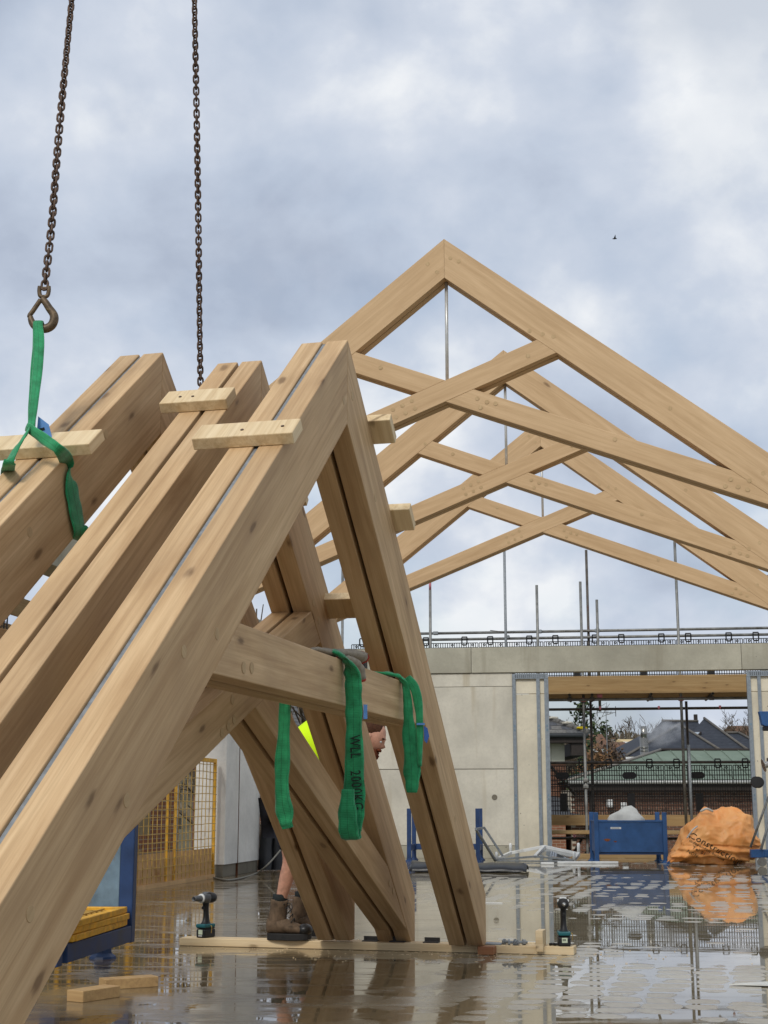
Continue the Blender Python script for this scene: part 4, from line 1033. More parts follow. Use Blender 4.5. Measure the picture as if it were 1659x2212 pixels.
def boot(dx, dy, rz):
    b_ = bpy.data.objects.new('boot', None); COL.objects.link(b_); b_.parent = man; b_.location = (dx, dy, 0); b_.rotation_euler = (0, 0, rz); b_.empty_display_size = 0.05; b_.scale = (1.04, 1.15, 1.32)
    # upper: sections along the foot then the shaft
    m = MB(); K = 16
    secs = []
    for i in range(13):
        u = i / 12
        x = -0.085 + 0.275 * u
        wdt = 0.038 + 0.016 * math.sin(math.pi * min(1, u * 1.05)) if u < 0.9 else 0.046 - (u - 0.9) * 0.22
        top = 0.115 - 0.055 * max(0, (u - 0.30) / 0.7) ** 0.8 if u > 0.3 else 0.115
        if u > 0.93: top -= (u - 0.93) * 0.35
        secs.append((x, wdt, top))
    vs, fs = [], []
    for (x, wd, tp) in secs:
        for j in range(K):
            a = 2 * math.pi * j / K
            zc = (0.028 + tp) / 2; zh = (tp - 0.028) / 2
            vs.append((x, wd * math.cos(a) * (0.9 if math.sin(a) > 0.5 else 1), zc + zh * math.sin(a)))
    for i in range(len(secs) - 1):
        for j in range(K): fs.append((i * K + j, (i + 1) * K + j, (i + 1) * K + (j + 1) % K, i * K + (j + 1) % K))
    fs.append(tuple(range(K))); fs.append(tuple((len(secs) - 1) * K + j for j in range(K - 1, -1, -1)))
    m.add(vs, fs)
    m.obj('upper', BOOT, b_, smooth=True)
    sh = MB(); vs, fs = [], []
    lv = [(0.06, -0.028, 0.062, 0.046), (0.10, -0.026, 0.060, 0.046), (0.14, -0.018, 0.056, 0.045), (0.17, -0.014, 0.055, 0.046), (0.185, -0.012, 0.058, 0.048), (0.19, -0.012, 0.052, 0.043)]
    for (z, cx, a, c_) in lv:
        for j in range(K):
            an = 2 * math.pi * j / K
            vs.append((cx + a * math.cos(an), c_ * math.sin(an), z + 0.004 * math.sin(an * 2)))
    for i in range(len(lv) - 1):
        for j in range(K): fs.append((i * K + j, i * K + (j + 1) % K, (i + 1) * K + (j + 1) % K, (i + 1) * K + j))
    fs.append(tuple((len(lv) - 1) * K + j for j in range(K)))
    sh.add(vs, fs); sh.obj('shaft', BOOT, b_, smooth=True)
    so = MB(); out_ = []
    for i in range(28):
        a = 2 * math.pi * i / 28
        cx = 0.0525 + 0.143 * math.cos(a); wd = 0.052 if math.cos(a) > -0.2 else 0.045
        out_.append((cx, wd * math.copysign(abs(math.sin(a)) ** 0.7, math.sin(a))))
    n = len(out_)
    so.add([(x, y, 0.0 + 0.006 * max(0, (x - 0.12) / 0.07)) for x, y in out_] + [(x * 1.0, y, 0.033) for x, y in out_], [tuple(range(n - 1, -1, -1)), tuple(range(n, 2 * n))] + [(i, (i + 1) % n, (i + 1) % n + n, i + n) for i in range(n)])
    so.obj('sole', RUBBER, b_, 0.004)
    blob((0.155, 0, 0.05), (0.048, 0.049, 0.030), 'toe_guard', TOE, b_, 0.03)
    lc = MB()
    for i in range(5):
        x = 0.075 - i * 0.012; z = 0.098 + i * 0.021
        lc.tube([(x, -0.034, z - 0.012), (x + 0.012, 0, z + 0.006), (x, 0.034, z - 0.012)], 0.0028, 6)
    lc.tube(smooth_path([(0.034, -0.01, 0.175), (0.075, -0.03, 0.172), (0.085, -0.045, 0.15), (0.05, -0.03, 0.16)], 4), 0.0022, 6)
    lc.obj('laces', RUBBER, b_, smooth=True)
    MB().lathe([(0.046, 0.175), (0.045, 0.215), (0.043, 0.218)], 16, Matrix.Translation((-0.010, 0, 0))).obj('sock', SOCK, b_, smooth=True)
boot(-0.005, 0.0, R(-14)); boot(0.12, 0.30, R(4))

# ---------------------------------------------------------------- blue stillages
def post_pallet(label, loc, rz, w_, d_, ph, panels, mat, group):
    t = thing('stillage', label, 'stillage', loc, rz, group)
    base = 0.17
    for i, (sx, sy) in enumerate(((0, 0), (1, 0), (0, 1), (1, 1))):
        x, y = sx * w_, sy * d_
        p_ = MB().bb(x - 0.035, x + 0.035, y - 0.035, y + 0.035, 0.02, ph).obj('post', mat, t, 0.005)
        MB().lathe([(0.075, 0.0), (0.07, 0.012), (0.045, 0.03), (0.04, 0.055)], 8, Matrix.Translation((x, y, 0))).obj('foot', mat, p_)
    if panels:
        for nm, (x0, x1, y0, y1) in (('front', (0.036, w_ - 0.036, -0.012, 0.006)), ('back', (0.036, w_ - 0.036, d_ - 0.006, d_ + 0.012)), ('left', (-0.01, 0.008, 0.036, d_ - 0.036)), ('right', (w_ - 0.008, w_ + 0.01, 0.036, d_ - 0.036))):
            MB().bb(x0, x1, y0, y1, base, 0.645).obj('side_panel', mat, t, 0.003)
        for x0, x1, y0, y1 in ((0.036, w_ - 0.036, -0.022, 0.022), (0.036, w_ - 0.036, d_ - 0.022, d_ + 0.022), (-0.022, 0.022, 0.036, d_ - 0.036), (w_ - 0.022, w_ + 0.022, 0.036, d_ - 0.036)):
            MB().bb(x0, x1, y0, y1, 0.646, 0.672).obj('top_rail', mat, t, 0.004)
        MB().bb(0.01, w_ - 0.01, 0.01, d_ - 0.01, base - 0.04, base - 0.002).obj('base_sheet', BLUE_D, t)
    else:
        for x0, x1, y0, y1 in ((-0.02, 0.02, 0.036, d_ - 0.036), (w_ - 0.02, w_ + 0.02, 0.036, d_ - 0.036), (0.036, w_ - 0.036, d_ - 0.02, d_ + 0.02)):
            MB().bb(x0, x1, y0, y1, 0.17, 0.27).obj('rail', mat, t, 0.005)
    return t
bs0 = at_z(1290, 1864)
bs = post_pallet('blue steel stillage holding a white bundle in the opening', bs0, R(-3), 1.10, 0.85, 0.80, True, BLUE, 'blue stillages')
lbl = MB().bb(0.23, 0.40, -0.0135, -0.0125, 0.535, 0.565).obj('paper_label', WHITEM, bs)
MB().bb(0.245, 0.37, -0.0139, -0.0136, 0.546, 0.553).obj('label_print', PRINT, lbl)
RUSTP = simple('rust_patch', srgb(132, 78, 48), 0.9, 0, 0.3, 30)
for (x, z, r_) in ((0.17, 0.36, 0.05), (0.30, 0.335, 0.025)):
    MB().prism([(x + r_ * math.cos(a) * (1 + 0.3 * math.sin(3 * a)), z + 0.45 * r_ * math.sin(a)) for a in [k * 0.5236 for k in range(12)]], -0.0134, -0.0124).obj('rust_patch', RUSTP, bs)
bun = blob((0, 0, 0), (0.30, 0.26, 0.24), 'white_bundle', WHITES, None, 0.28, 12, 5)
bun.location = (bs0.x + 0.56, bs0.y + 0.40, 0.62); tag(bun, 'white wrapped bundle sticking out of the blue stillage', 'bundle')
ps0 = at_z(884, 1861)
post_pallet('empty blue post pallet standing against the concrete wall', ps0, R(-7), 1.14, 0.8, 0.86, False, BLUE_D, 'blue stillages')
# near stillage at the left, loaded with folded yellow panels
ns = thing('stillage', 'blue stillage loaded with yellow panels at the lower left', 'stillage', (-1.50, 8.98, 0), R(-6), 'blue stillages')
for (x, y) in ((0, 0), (-1.2, 0), (0, -1.35), (-1.2, -1.35)):
    MB().bb(x - 0.085, x, y - 0.08, y, 0.10, 0.95).obj('post', BLUE_D, ns, 0.006)
MB().bb(-1.11, -0.09, -0.04, -0.02, 0.22, 0.90).obj('end_panel', BLUE_W, ns, 0.002)
MB().bb(-0.36, -0.09, -0.06, -0.042, 0.22, 0.90).obj('end_panel_fold', BLUE_W, ns, 0.003)
MB().bb(-0.06, -0.001, -1.27, -0.082, 0.105, 0.20).obj('side_rail', BLUE_D, ns, 0.005)
MB().bb(-1.2, -1.14, -1.27, -0.082, 0.105, 0.20).obj('side_rail', BLUE_D, ns, 0.005)
MB().bb(-1.1, -0.09, -1.34, -1.28, 0.105, 0.20).obj('end_rail', BLUE_D, ns, 0.005)
for (x, y) in ((-0.20, 0.02), (-1.0, 0.02), (-0.2, -1.3), (-1.0, -1.3)):
    MB().lathe([(0.085, 0.0), (0.08, 0.012), (0.055, 0.03), (0.05, 0.06), (0.042, 0.065), (0.042, 0.10)], 10, Matrix.Translation((x, y, 0))).obj('foot', BLUE_D, ns, smooth=False)
for i in range(3):
    o = thing('folded_guard_panel', ['lowest', 'middle', 'topmost'][i] + ' yellow guard panel stacked in the left stillage', 'guard panel', (-1.50 - 0.57, 8.98 - 0.60, 0.205 + i * 0.036), R(-6 + rnd.uniform(-2.5, 2.5)), 'yellow panels in the stillage')
    m = MB()
    MB().bb(-0.50, 0.50, -0.58, -0.53, 0.0, 0.034).obj('frame_bar', YELLOW, o, 0.004)
    MB().bb(-0.50, 0.50, 0.48, 0.53, 0.0, 0.034).obj('frame_bar', YELLOW, o, 0.004)
    MB().bb(0.455, 0.505, -0.529, 0.479, 0.0, 0.034).obj('frame_bar', YELLOW, o, 0.004)
    MB().bb(-0.505, -0.455, -0.529, 0.479, 0.0, 0.034).obj('frame_bar', YELLOW, o, 0.004)
    for k in range(9): m.bb(-0.45, 0.45, -0.47 + k * 0.11, -0.462 + k * 0.11, 0.012, 0.02)
    for k in range(8): m.bb(-0.4 + k * 0.11, -0.392 + k * 0.11, -0.52, 0.47, 0.02, 0.027)
    tag(m.obj('wire_mesh', YWIRE, o), kind='stuff')

# ---------------------------------------------------------------- yellow guard and what stands behind it
KICK = simple('rusty_kickboard', srgb(202, 164, 116), 0.8, 0, 0.15, 4, 0.3, dirt=srgb(150, 98, 48))
for k, (x0, x1, lab) in enumerate(((0.02, 3.05, 'yellow wire edge guard in front of the left opening'), (-3.1, -0.04, 'yellow wire edge guard half hidden by the near trusses'))):
    t = left_frame('edge_guard', lab, 'edge guard', 0, -0.02, 'yellow edge guards')
    L = x1 - x0
    for x in (x0, x1 - 0.04): MB().bb(x, x + 0.04, 0.0, 0.04, 0.02, 1.50).obj('end_post', YELLOW, t, 0.004)
    for x in (x0 + L * 0.36, x0 + L * 0.46): MB().bb(x, x + 0.035, 0.004, 0.034, 0.03, 1.46).obj('mid_post', YELLOW, t, 0.004)
    MB().bb(x0 + 0.041, x1 - 0.041, 0.0, 0.04, 1.45, 1.50).obj('top_rail', YELLOW, t, 0.004)
    MB().bb(x0 + 0.041, x1 - 0.041, 0.03, 0.042, 0.03, 0.37).obj('kick_board', KICK, t)
    MB().bb(x0 + 0.041, x1 - 0.041, -0.02, 0.06, 0.0, 0.045).obj('base_rail', KICK, t)
    m = MB()
    for i in range(int(L / 0.155)): m.tube([(x0 + 0.1 + i * 0.155, 0.0, 0.05), (x0 + 0.1 + i * 0.155 + rnd.uniform(-0.01, 0.01), 0.006, 0.7), (x0 + 0.1 + i * 0.155, 0.0, 1.45)], 0.0055, 5)
    for j in range(15):
        zz = 0.12 + j * 0.093
        m.tube([(x0 + 0.04 + L * 0.98 * q_ / 10, -0.008, zz + rnd.uniform(-0.006, 0.006)) for q_ in range(11)], 0.0048, 5)
    tag(m.obj('wire_mesh', YWIRE, t), kind='stuff')
PLY = simple('weathered_plywood', srgb(146, 134, 104), 0.85, 0, 0.12, 3, 0.3, dirt=srgb(110, 98, 72))
t = left_frame('plywood_sheet', 'weathered plywood sheet behind the yellow guard', 'plywood', 0, 0.5)
MB().bb(-1.5, 2.0, 0.0, 0.02, 0.55, 1.05).obj('sheet', PLY, t)
MB().bb(-1.5, 2.0, -0.002, 0.04, 1.052, 1.09).obj('edge_batten', BOARD, t)
DARKB = simple('dark_brickwork', srgb(96, 78, 62), 0.9, 0, 0.2, 6, 0.2)  # brick in a darker brown than the other brickwork
def brick_mat(name, c1, c2, mort, sc):
    M_ = Mat(name)
    b_ = M_.n('ShaderNodeTexBrick', inp={'Scale': 1.0, 'Mortar Size': 0.008, 'Brick Width': 0.225, 'Row Height': 0.075, 'Bias': 0.0})
    b_.inputs['Color1'].default_value = c1; b_.inputs['Color2'].default_value = c2; b_.inputs['Mortar'].default_value = mort
    t_ = M_.n('ShaderNodeTexCoord'); mp_ = M_.n('ShaderNodeMapping'); mp_.inputs['Rotation'].default_value = (R(90), 0, 0)
    M_.l(t_.outputs['Object'], mp_.inputs[0]); M_.l(mp_.outputs[0], b_.inputs['Vector'])
    M_.set(color=b_.outputs['Color'], rough=0.9, spec=0.2)
    return M_.m
BRICKTEX = brick_mat('far_brickwork', srgb(120, 78, 58), srgb(142, 94, 70), srgb(150, 136, 116), 1)
lw = left_frame('brick_wall', 'dark brick wall seen through the yellow guard', 'wall', 0, 2.4)
MB().bb(-4, 9, 0.0, 0.3, -6, 1.9).obj('brickwork', BRICKTEX, lw)
t = left_frame('scaffold', 'scaffold poles and boards outside the left wall', 'scaffold', 0, 0.9)
for (x, y, z0, z1, m_) in ((1.85, 0, -6, 1.75, TUBE), (2.5, 0, -6, 1.75, TUBE), (-0.5, 0.3, -6, 3.6, TUBE), (4.6, 0.1, -6, 5.0, TUBE), (-4.2, 0.2, -6, 3.6, TUBE_D)):
    MB().tube([(x, y, z0), (x, y, z1)], 0.024, 10).obj('standard', m_, t, smooth=True)
MB().tube([(4.6, 0.1, 4.6), (4.6, 0.1, 5.02)], 0.026, 10).obj('pink_end', TUBE_P, t, smooth=True)
for (x, z) in ((0.2, 0.38), (1.0, 0.36)):
    MB().tube([(x, -0.55, z), (x + 0.1, 1.2, z)], 0.024, 10).obj('transom', TUBE_P if z < 0.37 else TUBE, t, smooth=True)
for i in range(4):
    MB().bb(-4.5, 3.0, 0.05 + i * 0.24, 0.27 + i * 0.24, 0.30, 0.34).obj('deck_board', BOARD, t)
for z in (0.25, 1.6): MB().tube([(-4.5, 0.03, z), (6, 0.03, z)], 0.024, 10).obj('ledger', TUBE, t, smooth=True)
for z, m_ in ((2.55, BOARD), (2.86, BOARD)): MB().bb(-5, 4.5, 0.05, 0.09, z, z + 0.2).obj('toe_board', m_, t)
MB().lathe([(0.05, -0.04), (0.05, 0.04)], 8, Matrix.Translation((2.5, -0.01, 1.72))).obj('coupler', GALV, t)

# rolled membranes and rope beside the column
rl = at_z(585, 1882)
for k, (dx, dy, lean, lab) in enumerate(((-0.08, 0.0, 0.10, 'black rolled membrane leaning by the column, tied with white bands'), (0.10, 0.06, -0.05, 'second black membrane roll behind the near truss legs'))):
    t = thing('membrane_roll', lab, 'membrane roll', (rl.x + dx, rl.y + dy, 0), 0, 'rolled membranes by the column')
    m = MB(); K = 18; vs, fs = [], []
    for i in range(12):
        z = 0.02 + i * 0.098
        r_ = 0.11 - 0.035 * (i / 11)
        for j in range(K):
            a = 2 * math.pi * j / K
            rr = r_ * (1 + 0.12 * noise.noise(Vector((j * 0.8, i * 0.5, k * 7))))
            vs.append((rr * math.cos(a) + lean * z * 0.35, rr * math.sin(a), z))
    for i in range(11):
        for j in range(K): fs.append((i * K + j, i * K + (j + 1) % K, (i + 1) * K + (j + 1) % K, (i + 1) * K + j))
    fs.append(tuple(11 * K + j for j in range(K)))
    m.add(vs, fs); m.obj('roll', MEMB, t, smooth=True)
    for z in (0.70, 0.73, 0.76):
        MB().tube([((0.098) * math.cos(a) + lean * z * 0.35, 0.098 * math.sin(a), z + 0.02 * math.cos(a)) for a in [2 * math.pi * j / 20 for j in range(20)]], 0.005, 5, closed=True).obj('tie_band', WHITEM, t, smooth=True)
rp = [at_z(462, 1898), at_z(490, 1903), at_z(520, 1899), at_z(552, 1889)]
rp = [p + Vector((0, 0, 0.012)) for p in rp]
rp += [at_y(575, 1871, 19.6), at_y(598, 1846, 19.7), at_y(622, 1815, 19.9)]
tag(MB().tube(smooth_path(rp, 6), 0.011, 7).obj('rope', ROPE, None, smooth=True), 'grey rope trailing from the column past the black rolls', 'rope')

# ---------------------------------------------------------------- black sheet, white frames, strips on the slab
bk = at_z(1015, 1885)
m = MB(); NX, NY = 30, 10
for j in range(NY):
    for i in range(NX):
        u, v_ = i / (NX - 1), j / (NY - 1)
        x = (u - 0.5) * 1.62; y = (v_ - 0.35) * 0.75
        z = 0.02 + 0.11 * math.sin(math.pi * min(1, v_ * 1.05)) ** 0.6 * (1 + 0.35 * noise.noise(Vector((x * 2.3, y * 3, 1)))) + 0.02 * noise.noise(Vector((x * 7, y * 7, 3)))
        if u > 0.97: z *= 0.7
        m.v.append(Vector((x, y, max(0.004, z))))
for j in range(NY - 1):
    for i in range(NX - 1): m.f.append((j * NX + i, j * NX + i + 1, (j + 1) * NX + i + 1, (j + 1) * NX + i))
b_ = m.obj('folded_membrane', MEMB, None, smooth=True, loc=(bk.x, bk.y + 0.2, 0.0), rot=(0, 0, R(-8)))
so = b_.modifiers.new('thick', 'SOLIDIFY'); so.thickness = 0.006
tag(b_, 'folded black membrane lying on the slab behind the nearest truss leg', 'membrane')
fa, fb = at_z(1073, 1862), at_z(1240, 1863)
fr_ = thing('rooflight_frame', 'white aluminium rooflight frame lying on the slab left of the opening', 'frame', fa, math.atan2(fb.y - fa.y, fb.x - fa.x))
LW = (fb - fa).length; DP = 1.1
def bar(a, b_, r_=0.022, name='bar', par=fr_, mat=WHITEM):
    a, b_ = Vector(a), Vector(b_)
    q = (b_ - a).to_track_quat('X', 'Z').to_matrix().to_4x4()
    o = MB().bb(0, (b_ - a).length, -r_, r_, -r_, r_).obj(name, mat, par, 0.004)
    o.matrix_local = Matrix.Translation(a) @ q
    return o
A0, B0_, A1, B1 = (0.0, 0, 0.04), (LW, 0, 0.04), (0.15, DP, 0.11), (LW + 0.05, DP, 0.10)
M0, M1 = (LW * 0.5, 0.05, 0.09), (LW * 0.58, DP, 0.22)
bar(A0, M0, 0.016, mat=GALV); bar(M0, B0_, 0.016, mat=GALV); bar((0, 0, 0.018), (LW, 0, 0.018), 0.012, mat=GALV)
for a, c in ((A0, A1), (A1, M1), (M1, B1), (B1, B0_), (M0, M1)): bar(a, c, 0.026)
for p, hh in ((A0, 0.12), (A1, 0.16), (B0_, 0.12), (B1, 0.18)):
    MB().lathe([(0.026, 0.0), (0.026, hh - 0.02), (0.018, hh), (0.006, hh + 0.006)], 10, Matrix.Translation((p[0], p[1], p[2]))).obj('corner_stub', WHITEM, fr_, smooth=True)
GLASS = Mat('frame_pane'); GLASS.set(color=srgb(92, 96, 98), rough=0.08, spec=0.5); GLASS = GLASS.m
MB().quad((LW * 0.6, DP * 0.97, 0.19), (LW * 0.98, DP * 0.97, 0.09), (LW * 0.93, 0.1, 0.06), (LW * 0.56, 0.14, 0.11)).obj('pane', GLASS, fr_)
lf_ = thing('leaning_frame', 'grey metal frame leaning left of the white rooflight frame', 'frame', at_z(1073, 1862) + Vector((-0.02, 0.02, 0)), 0)
o_ = lf_.location.copy()
q1, q2, q3, q4 = Vector((0, 0, 0.02)), at_y(1028, 1791, 23.3) - o_, at_y(1046, 1788, 24.2) - o_, at_y(1086, 1849, 24.2) - o_
for a, c in ((q1, q2), (q2, q3), (q3, q4)): bar(a, c, 0.018, 'bar', lf_, GALV)
for k, (xa, xb, yy, lab) in enumerate(((1169, 1197, 1868, 'short white trim offcut lying before the rooflight frame'), (1205, 1336, 1866, 'long white trim strip lying before the blue stillage'), (1235, 1330, 1871, 'thin pale strip lying nearest on the slab before the stillage'))):
    a, c = at_z(xa, yy), at_z(xb, yy)
    t = MB().bb(0, (c - a).length, 0, 0.09 if k < 2 else 0.03, 0.0, 0.035 if k < 2 else 0.012).obj('trim_strip', WHITEM, None, 0.004, loc=(a.x, a.y, 0.002), rot=(0, 0, math.atan2(c.y - a.y, c.x - a.x)))
    tag(t, lab, 'trim strip', 'white strips on the slab')
a, c = at_z(986, 1951), at_z(1085, 1951)
tag(MB().bb(0, (c - a).length, 0, 0.02, 0, 0.006).obj('trim_strip', WHITEM, None, 0, loc=(a.x, a.y, 0.002), rot=(0, 0, -0.12)), 'thin white strip on the wet slab right of the truss feet', 'trim strip', 'white strips on the slab')

# ---------------------------------------------------------------- orange rubble bag
ORANGE = Mat('orange_woven_bag')
_n = ORANGE.noise(ORANGE.coord('Object', (1, 1, 1)), 5, 5, 0.6)
_w = ORANGE.noise(ORANGE.coord('Object', (1, 1, 1)), 120, 2, 0.6)
ORANGE.set(color=ORANGE.ramp(_n, [(0.3, srgb(236, 150, 74)), (0.7, srgb(250, 186, 118))]), rough=0.42, spec=0.4)
ORANGE.bump(_w, 0.2, 0.002); ORANGE = ORANGE.m
bg0 = at_z(1552, 1869)
BW, BH = 1.44, 0.89
bag = thing('rubble_bag', 'big orange builders bag with black lettering beside the blue stillage', 'bag', (bg0.x + 0.07, bg0.y + 0.42, 0))
bag.scale = (1.05, 1.0, 1.02)
prof = [(-0.72, 0.10), (-0.70, 0.18), (-0.58, 0.28), (-0.50, 0.44), (-0.38, 0.62), (-0.28, 0.74), (-0.18, 0.82), (-0.10, 0.80), (0.0, 0.76), (0.12, 0.82), (0.24, 0.87), (0.34, 0.86), (0.46, 0.76), (0.56, 0.60), (0.63, 0.46), (0.70, 0.30), (0.72, 0.15), (0.66, 0.06), (0.5, 0.0)]
def toph(x):
    for (a, za), (b2, zb_) in zip(prof, prof[1:]):
        if a <= x <= b2: return za + (zb_ - za) * (x - a) / max(1e-6, b2 - a)
    return 0.05
def bag_mesh():
    m = MB(); NU, NV = 120, 84
    def crease(p):
        k = 0.0
        for sc_, am, of, e_ in ((1.9, 0.075, 3.0, 1.3), (4.0, 0.042, 11.0, 1.7), (8.5, 0.020, 5.0, 1.9), (19.0, 0.005, 8.0, 1.6)):
            q = Vector((p.x * sc_ + of + p.z * sc_ * 0.5, p.y * sc_ * 0.8, p.z * sc_ * 0.9 - p.x * sc_ * 0.4 + of))
            k += am * (max(0.0, 1 - 2.1 * abs(noise.noise(q))) ** e_ - 0.30)
        return k
    for j in range(NV):
        for i in range(NU):
            lon = 2 * math.pi * i / NU; lat = -math.pi / 2 + math.pi * j / (NV - 1)
            cx, cy = math.cos(lon), math.sin(lon)
            cl_ = abs(math.cos(lat)) ** 0.62
            x = 0.72 * cl_ * cx
            y = 0.46 * cl_ * math.copysign(abs(cy) ** 0.8, cy)
            H = toph(max(-0.72, min(0.72, x * 1.0))) * (1 - 0.25 * abs(y / 0.46) ** 2)
            s_ = (math.sin(lat) + 1) / 2
            z = H * s_ ** 0.85
            p = Vector((x, y, z))
            d = Vector((x / 0.7, y / 0.45, (z - 0.35) / 0.45)).normalized()
            p += d * crease(p) * (1 if z > 0.03 else 0.2)
            if z < 0.30 and y < 0: p += d * 0.028 * math.sin(z * 62 + x * 3)          # rolled folds near the ground
            p.z = max(0.002, p.z)
            m.v.append(p)
    for j in range(NV - 1):
        for i in range(NU): m.f.append((j * NU + i, j * NU + (i + 1) % NU, (j + 1) * NU + (i + 1) % NU, (j + 1) * NU + i))
    return m
bmb = bag_mesh()
bag_body = bmb.obj('bag_body', ORANGE, bag, smooth=True)
bvh = BVHTree.FromPolygons([tuple(v_) for v_ in bmb.v], bmb.f)
def bag_text(s, x, z, size, bold=0.0):
    o = txt(s, size, 'lettering', PRINT, bag, Matrix.Identity(4), 0.0, bold=bold, shear=0.12)
    ca, sa = math.cos(R(-30)), math.sin(R(-30))
    bm = bmesh.new(); bm.from_mesh(o.data)
    bmesh.ops.triangulate(bm, faces=bm.faces)
    bmesh.ops.subdivide_edges(bm, edges=[e for e in bm.edges if e.calc_length() > 0.02], cuts=2)
    for v_ in bm.verts:
        lx, lz = v_.co.x, v_.co.y
        px_, pz_ = x + lx * ca - lz * sa * 1.0, z + lx * sa + lz * ca
        hit = bvh.ray_cast(Vector((px_, -3, pz_)), Vector((0, 1, 0)))
        y = hit[0].y - 0.012 if hit[0] else -0.2
        v_.co = Vector((px_, y, pz_))
    bm.to_mesh(o.data); bm.free()
    o['kind'] = 'stuff'
bag_text('Constructionline', -0.46, 0.455, 0.135, 0.0)
bag_text('independent builders', -0.47, 0.37, 0.062)
bag_text('Tel: 01', -0.44, 0.27, 0.072)
bag_text('NON', -0.52, 0.215, 0.072)
MB().tube(smooth_path([(-0.50, -0.34, 0.40), (-0.42, -0.38, 0.52), (-0.34, -0.36, 0.58)], 5), 0.012, 6).obj('lifting_loop', WHITES, bag, smooth=True)
MB().tube(smooth_path([(-0.26, -0.25, 0.80), (-0.18, -0.3, 0.84), (-0.08, -0.25, 0.80)], 5), 0.018, 6).obj('lifting_loop', WHITES, bag, smooth=True)

# ---------------------------------------------------------------- material lift at the right edge
lz0 = at_z(1645, 1870)
lift = thing('material_lift', 'blue and yellow material lift at the right edge beside the orange bag', 'lift', (lz0.x, lz0.y - 0.25, 0))
def lp(px, py, y=0.0):
    return at_y(px, py, lift.location.y + y) - lift.location
MB().bb(lp(1656, 0).x, lp(1656, 0).x + 0.13, -0.06, 0.06, 0.25, 2.3).obj('mast', YELLOW, lift, 0.006)
pb = lp(1621, 1838)
MB().bb(pb.x, pb.x + 1.3, -0.05, 0.05, 0.13, 0.25).obj('base_leg', BLUE, lift, 0.006)
MB().bb(pb.x + 0.2, pb.x + 0.32, -0.06, 0.9, 0.14, 0.24).obj('base_leg', BLUE, lift, 0.006)
for dx in (0.06, 1.2):
    c_ = MB().lathe([(0.02, -0.02), (0.068, -0.018), (0.07, 0.018), (0.02, 0.02)], 18, Matrix.Translation((pb.x + 0.1 + dx, -0.03, 0.07)) @ Matrix.Rotation(R(90), 4, 'X')).obj('caster', simple('grey_caster', srgb(120, 118, 112), 0.6, 0, 0.2, 20), lift, smooth=False)
    MB().bb(pb.x + 0.03 + dx, pb.x + 0.11 + dx, -0.035, 0.0, 0.09, 0.135).obj('caster_fork', WHITEM, c_, 0.004)
MB().tube([lp(1621, 1830), lp(1668, 1700)], 0.018, 8).obj('stay', TUBE, lift, smooth=True)
MB().tube([lp(1644, 1835, -0.08), lp(1664, 1765, -0.08)], 0.02, 8).obj('stay', GALV, lift, smooth=True)
for dx, nm in ((-0.06, -0.05), (0.0, 0.06)):
    c = lp(1640, 1690)
    MB().lathe([(0.02, -0.025), (0.085, -0.022), (0.088, 0.022), (0.02, 0.025)], 20, Matrix.Translation((c.x + dx, nm, c.z)) @ Matrix.Rotation(R(70), 4, 'X') @ Matrix.Rotation(0.0, 4, 'Y')).obj('transport_wheel', RUBBER, lift)
c = lp(1655, 1652)
MB().lathe([(0.02, -0.05), (0.10, -0.05), (0.10, -0.042), (0.05, -0.04), (0.05, 0.04), (0.10, 0.042), (0.10, 0.05), (0.02, 0.05)], 22, Matrix.Translation((c.x, -0.02, c.z)) @ Matrix.Rotation(R(75), 4, 'Y')).obj('winch_drum', CHROME, lift)
MB().bb(lp(1646, 0).x, lp(1662, 0).x, -0.03, 0.03, lp(0, 1700).z, lp(0, 1672).z).obj('wheel_bracket', BLUE_D, lift, 0.004)
tb = MB(); a = lp(1640, 1569); b2 = lp(1662, 1537)
tb.prism([(b2.x + 0.02, b2.z), (a.x, b2.z), (a.x + 0.04, a.z + 0.02), (a.x + 0.08, a.z), (b2.x + 0.02, a.z)], -0.06, 0.06)
tb.obj('carriage_head', BLUE, lift, 0.008)
MB().bb(a.x + 0.06, b2.x + 0.02, -0.05, 0.05, a.z - 0.07, a.z - 0.003).obj('mast_collar', BLACKP, lift, 0.004)

# ---------------------------------------------------------------- scaffold outside the far wall
sc = far_frame('scaffold', 'scaffold of grey tubes and timber boards outside the wide opening', 'scaffold')
def tube_part(a, b_, r_, nm, m_, par=sc): return MB().tube([a, b_], r_, 10).obj(nm, m_, par, smooth=True)
for (s_, y, z0, z1, m_) in ((1.25, 1.2, -6, 5.05, TUBE), (1.38, 2.26, -6, 5.84, TUBE_D), (3.03, 1.2, 0.45, 5.78, TUBE), (3.19, 2.26, 0.40, 2.86, TUBE_D), (3.14, 1.32, 0.40, 2.0, GALV), (1.55, 1.34, 2.62, 4.72, TUBE), (-0.2, 1.75, 2.4, 5.8, GALV), (0.43, 1.2, 2.4, 5.0, TUBE), (-1.6, 1.2, 2.4, 4.95, TUBE), (-3.35, 1.5, -6, 5.6, TUBE), (4.7, 1.2, -6, 5.1, TUBE)):
    tube_part((s_, y, z0), (s_, y, z1), 0.027, 'standard', m_)
tube_part((-1.6, 1.2, 4.95), (-1.6, 1.2, 5.2), 0.0245, 'pink_end', TUBE_P)
for (z, y, a, b_, m_) in ((4.235, 2.21, -3.0, 9, TUBE), (4.11, 2.21, -2.85, 9, TUBE), (2.83, 1.15, 0.2, 5, TUBE), (2.73, 2.31, 0.2, 5, TUBE_D), (1.71, 2.21, 0.2, 6, TUBE_D), (0.30, 2.31, 0.2, 5, TUBE_D)):
    tube_part((a, y, z), (b_, y, z), 0.027, 'ledger', m_)
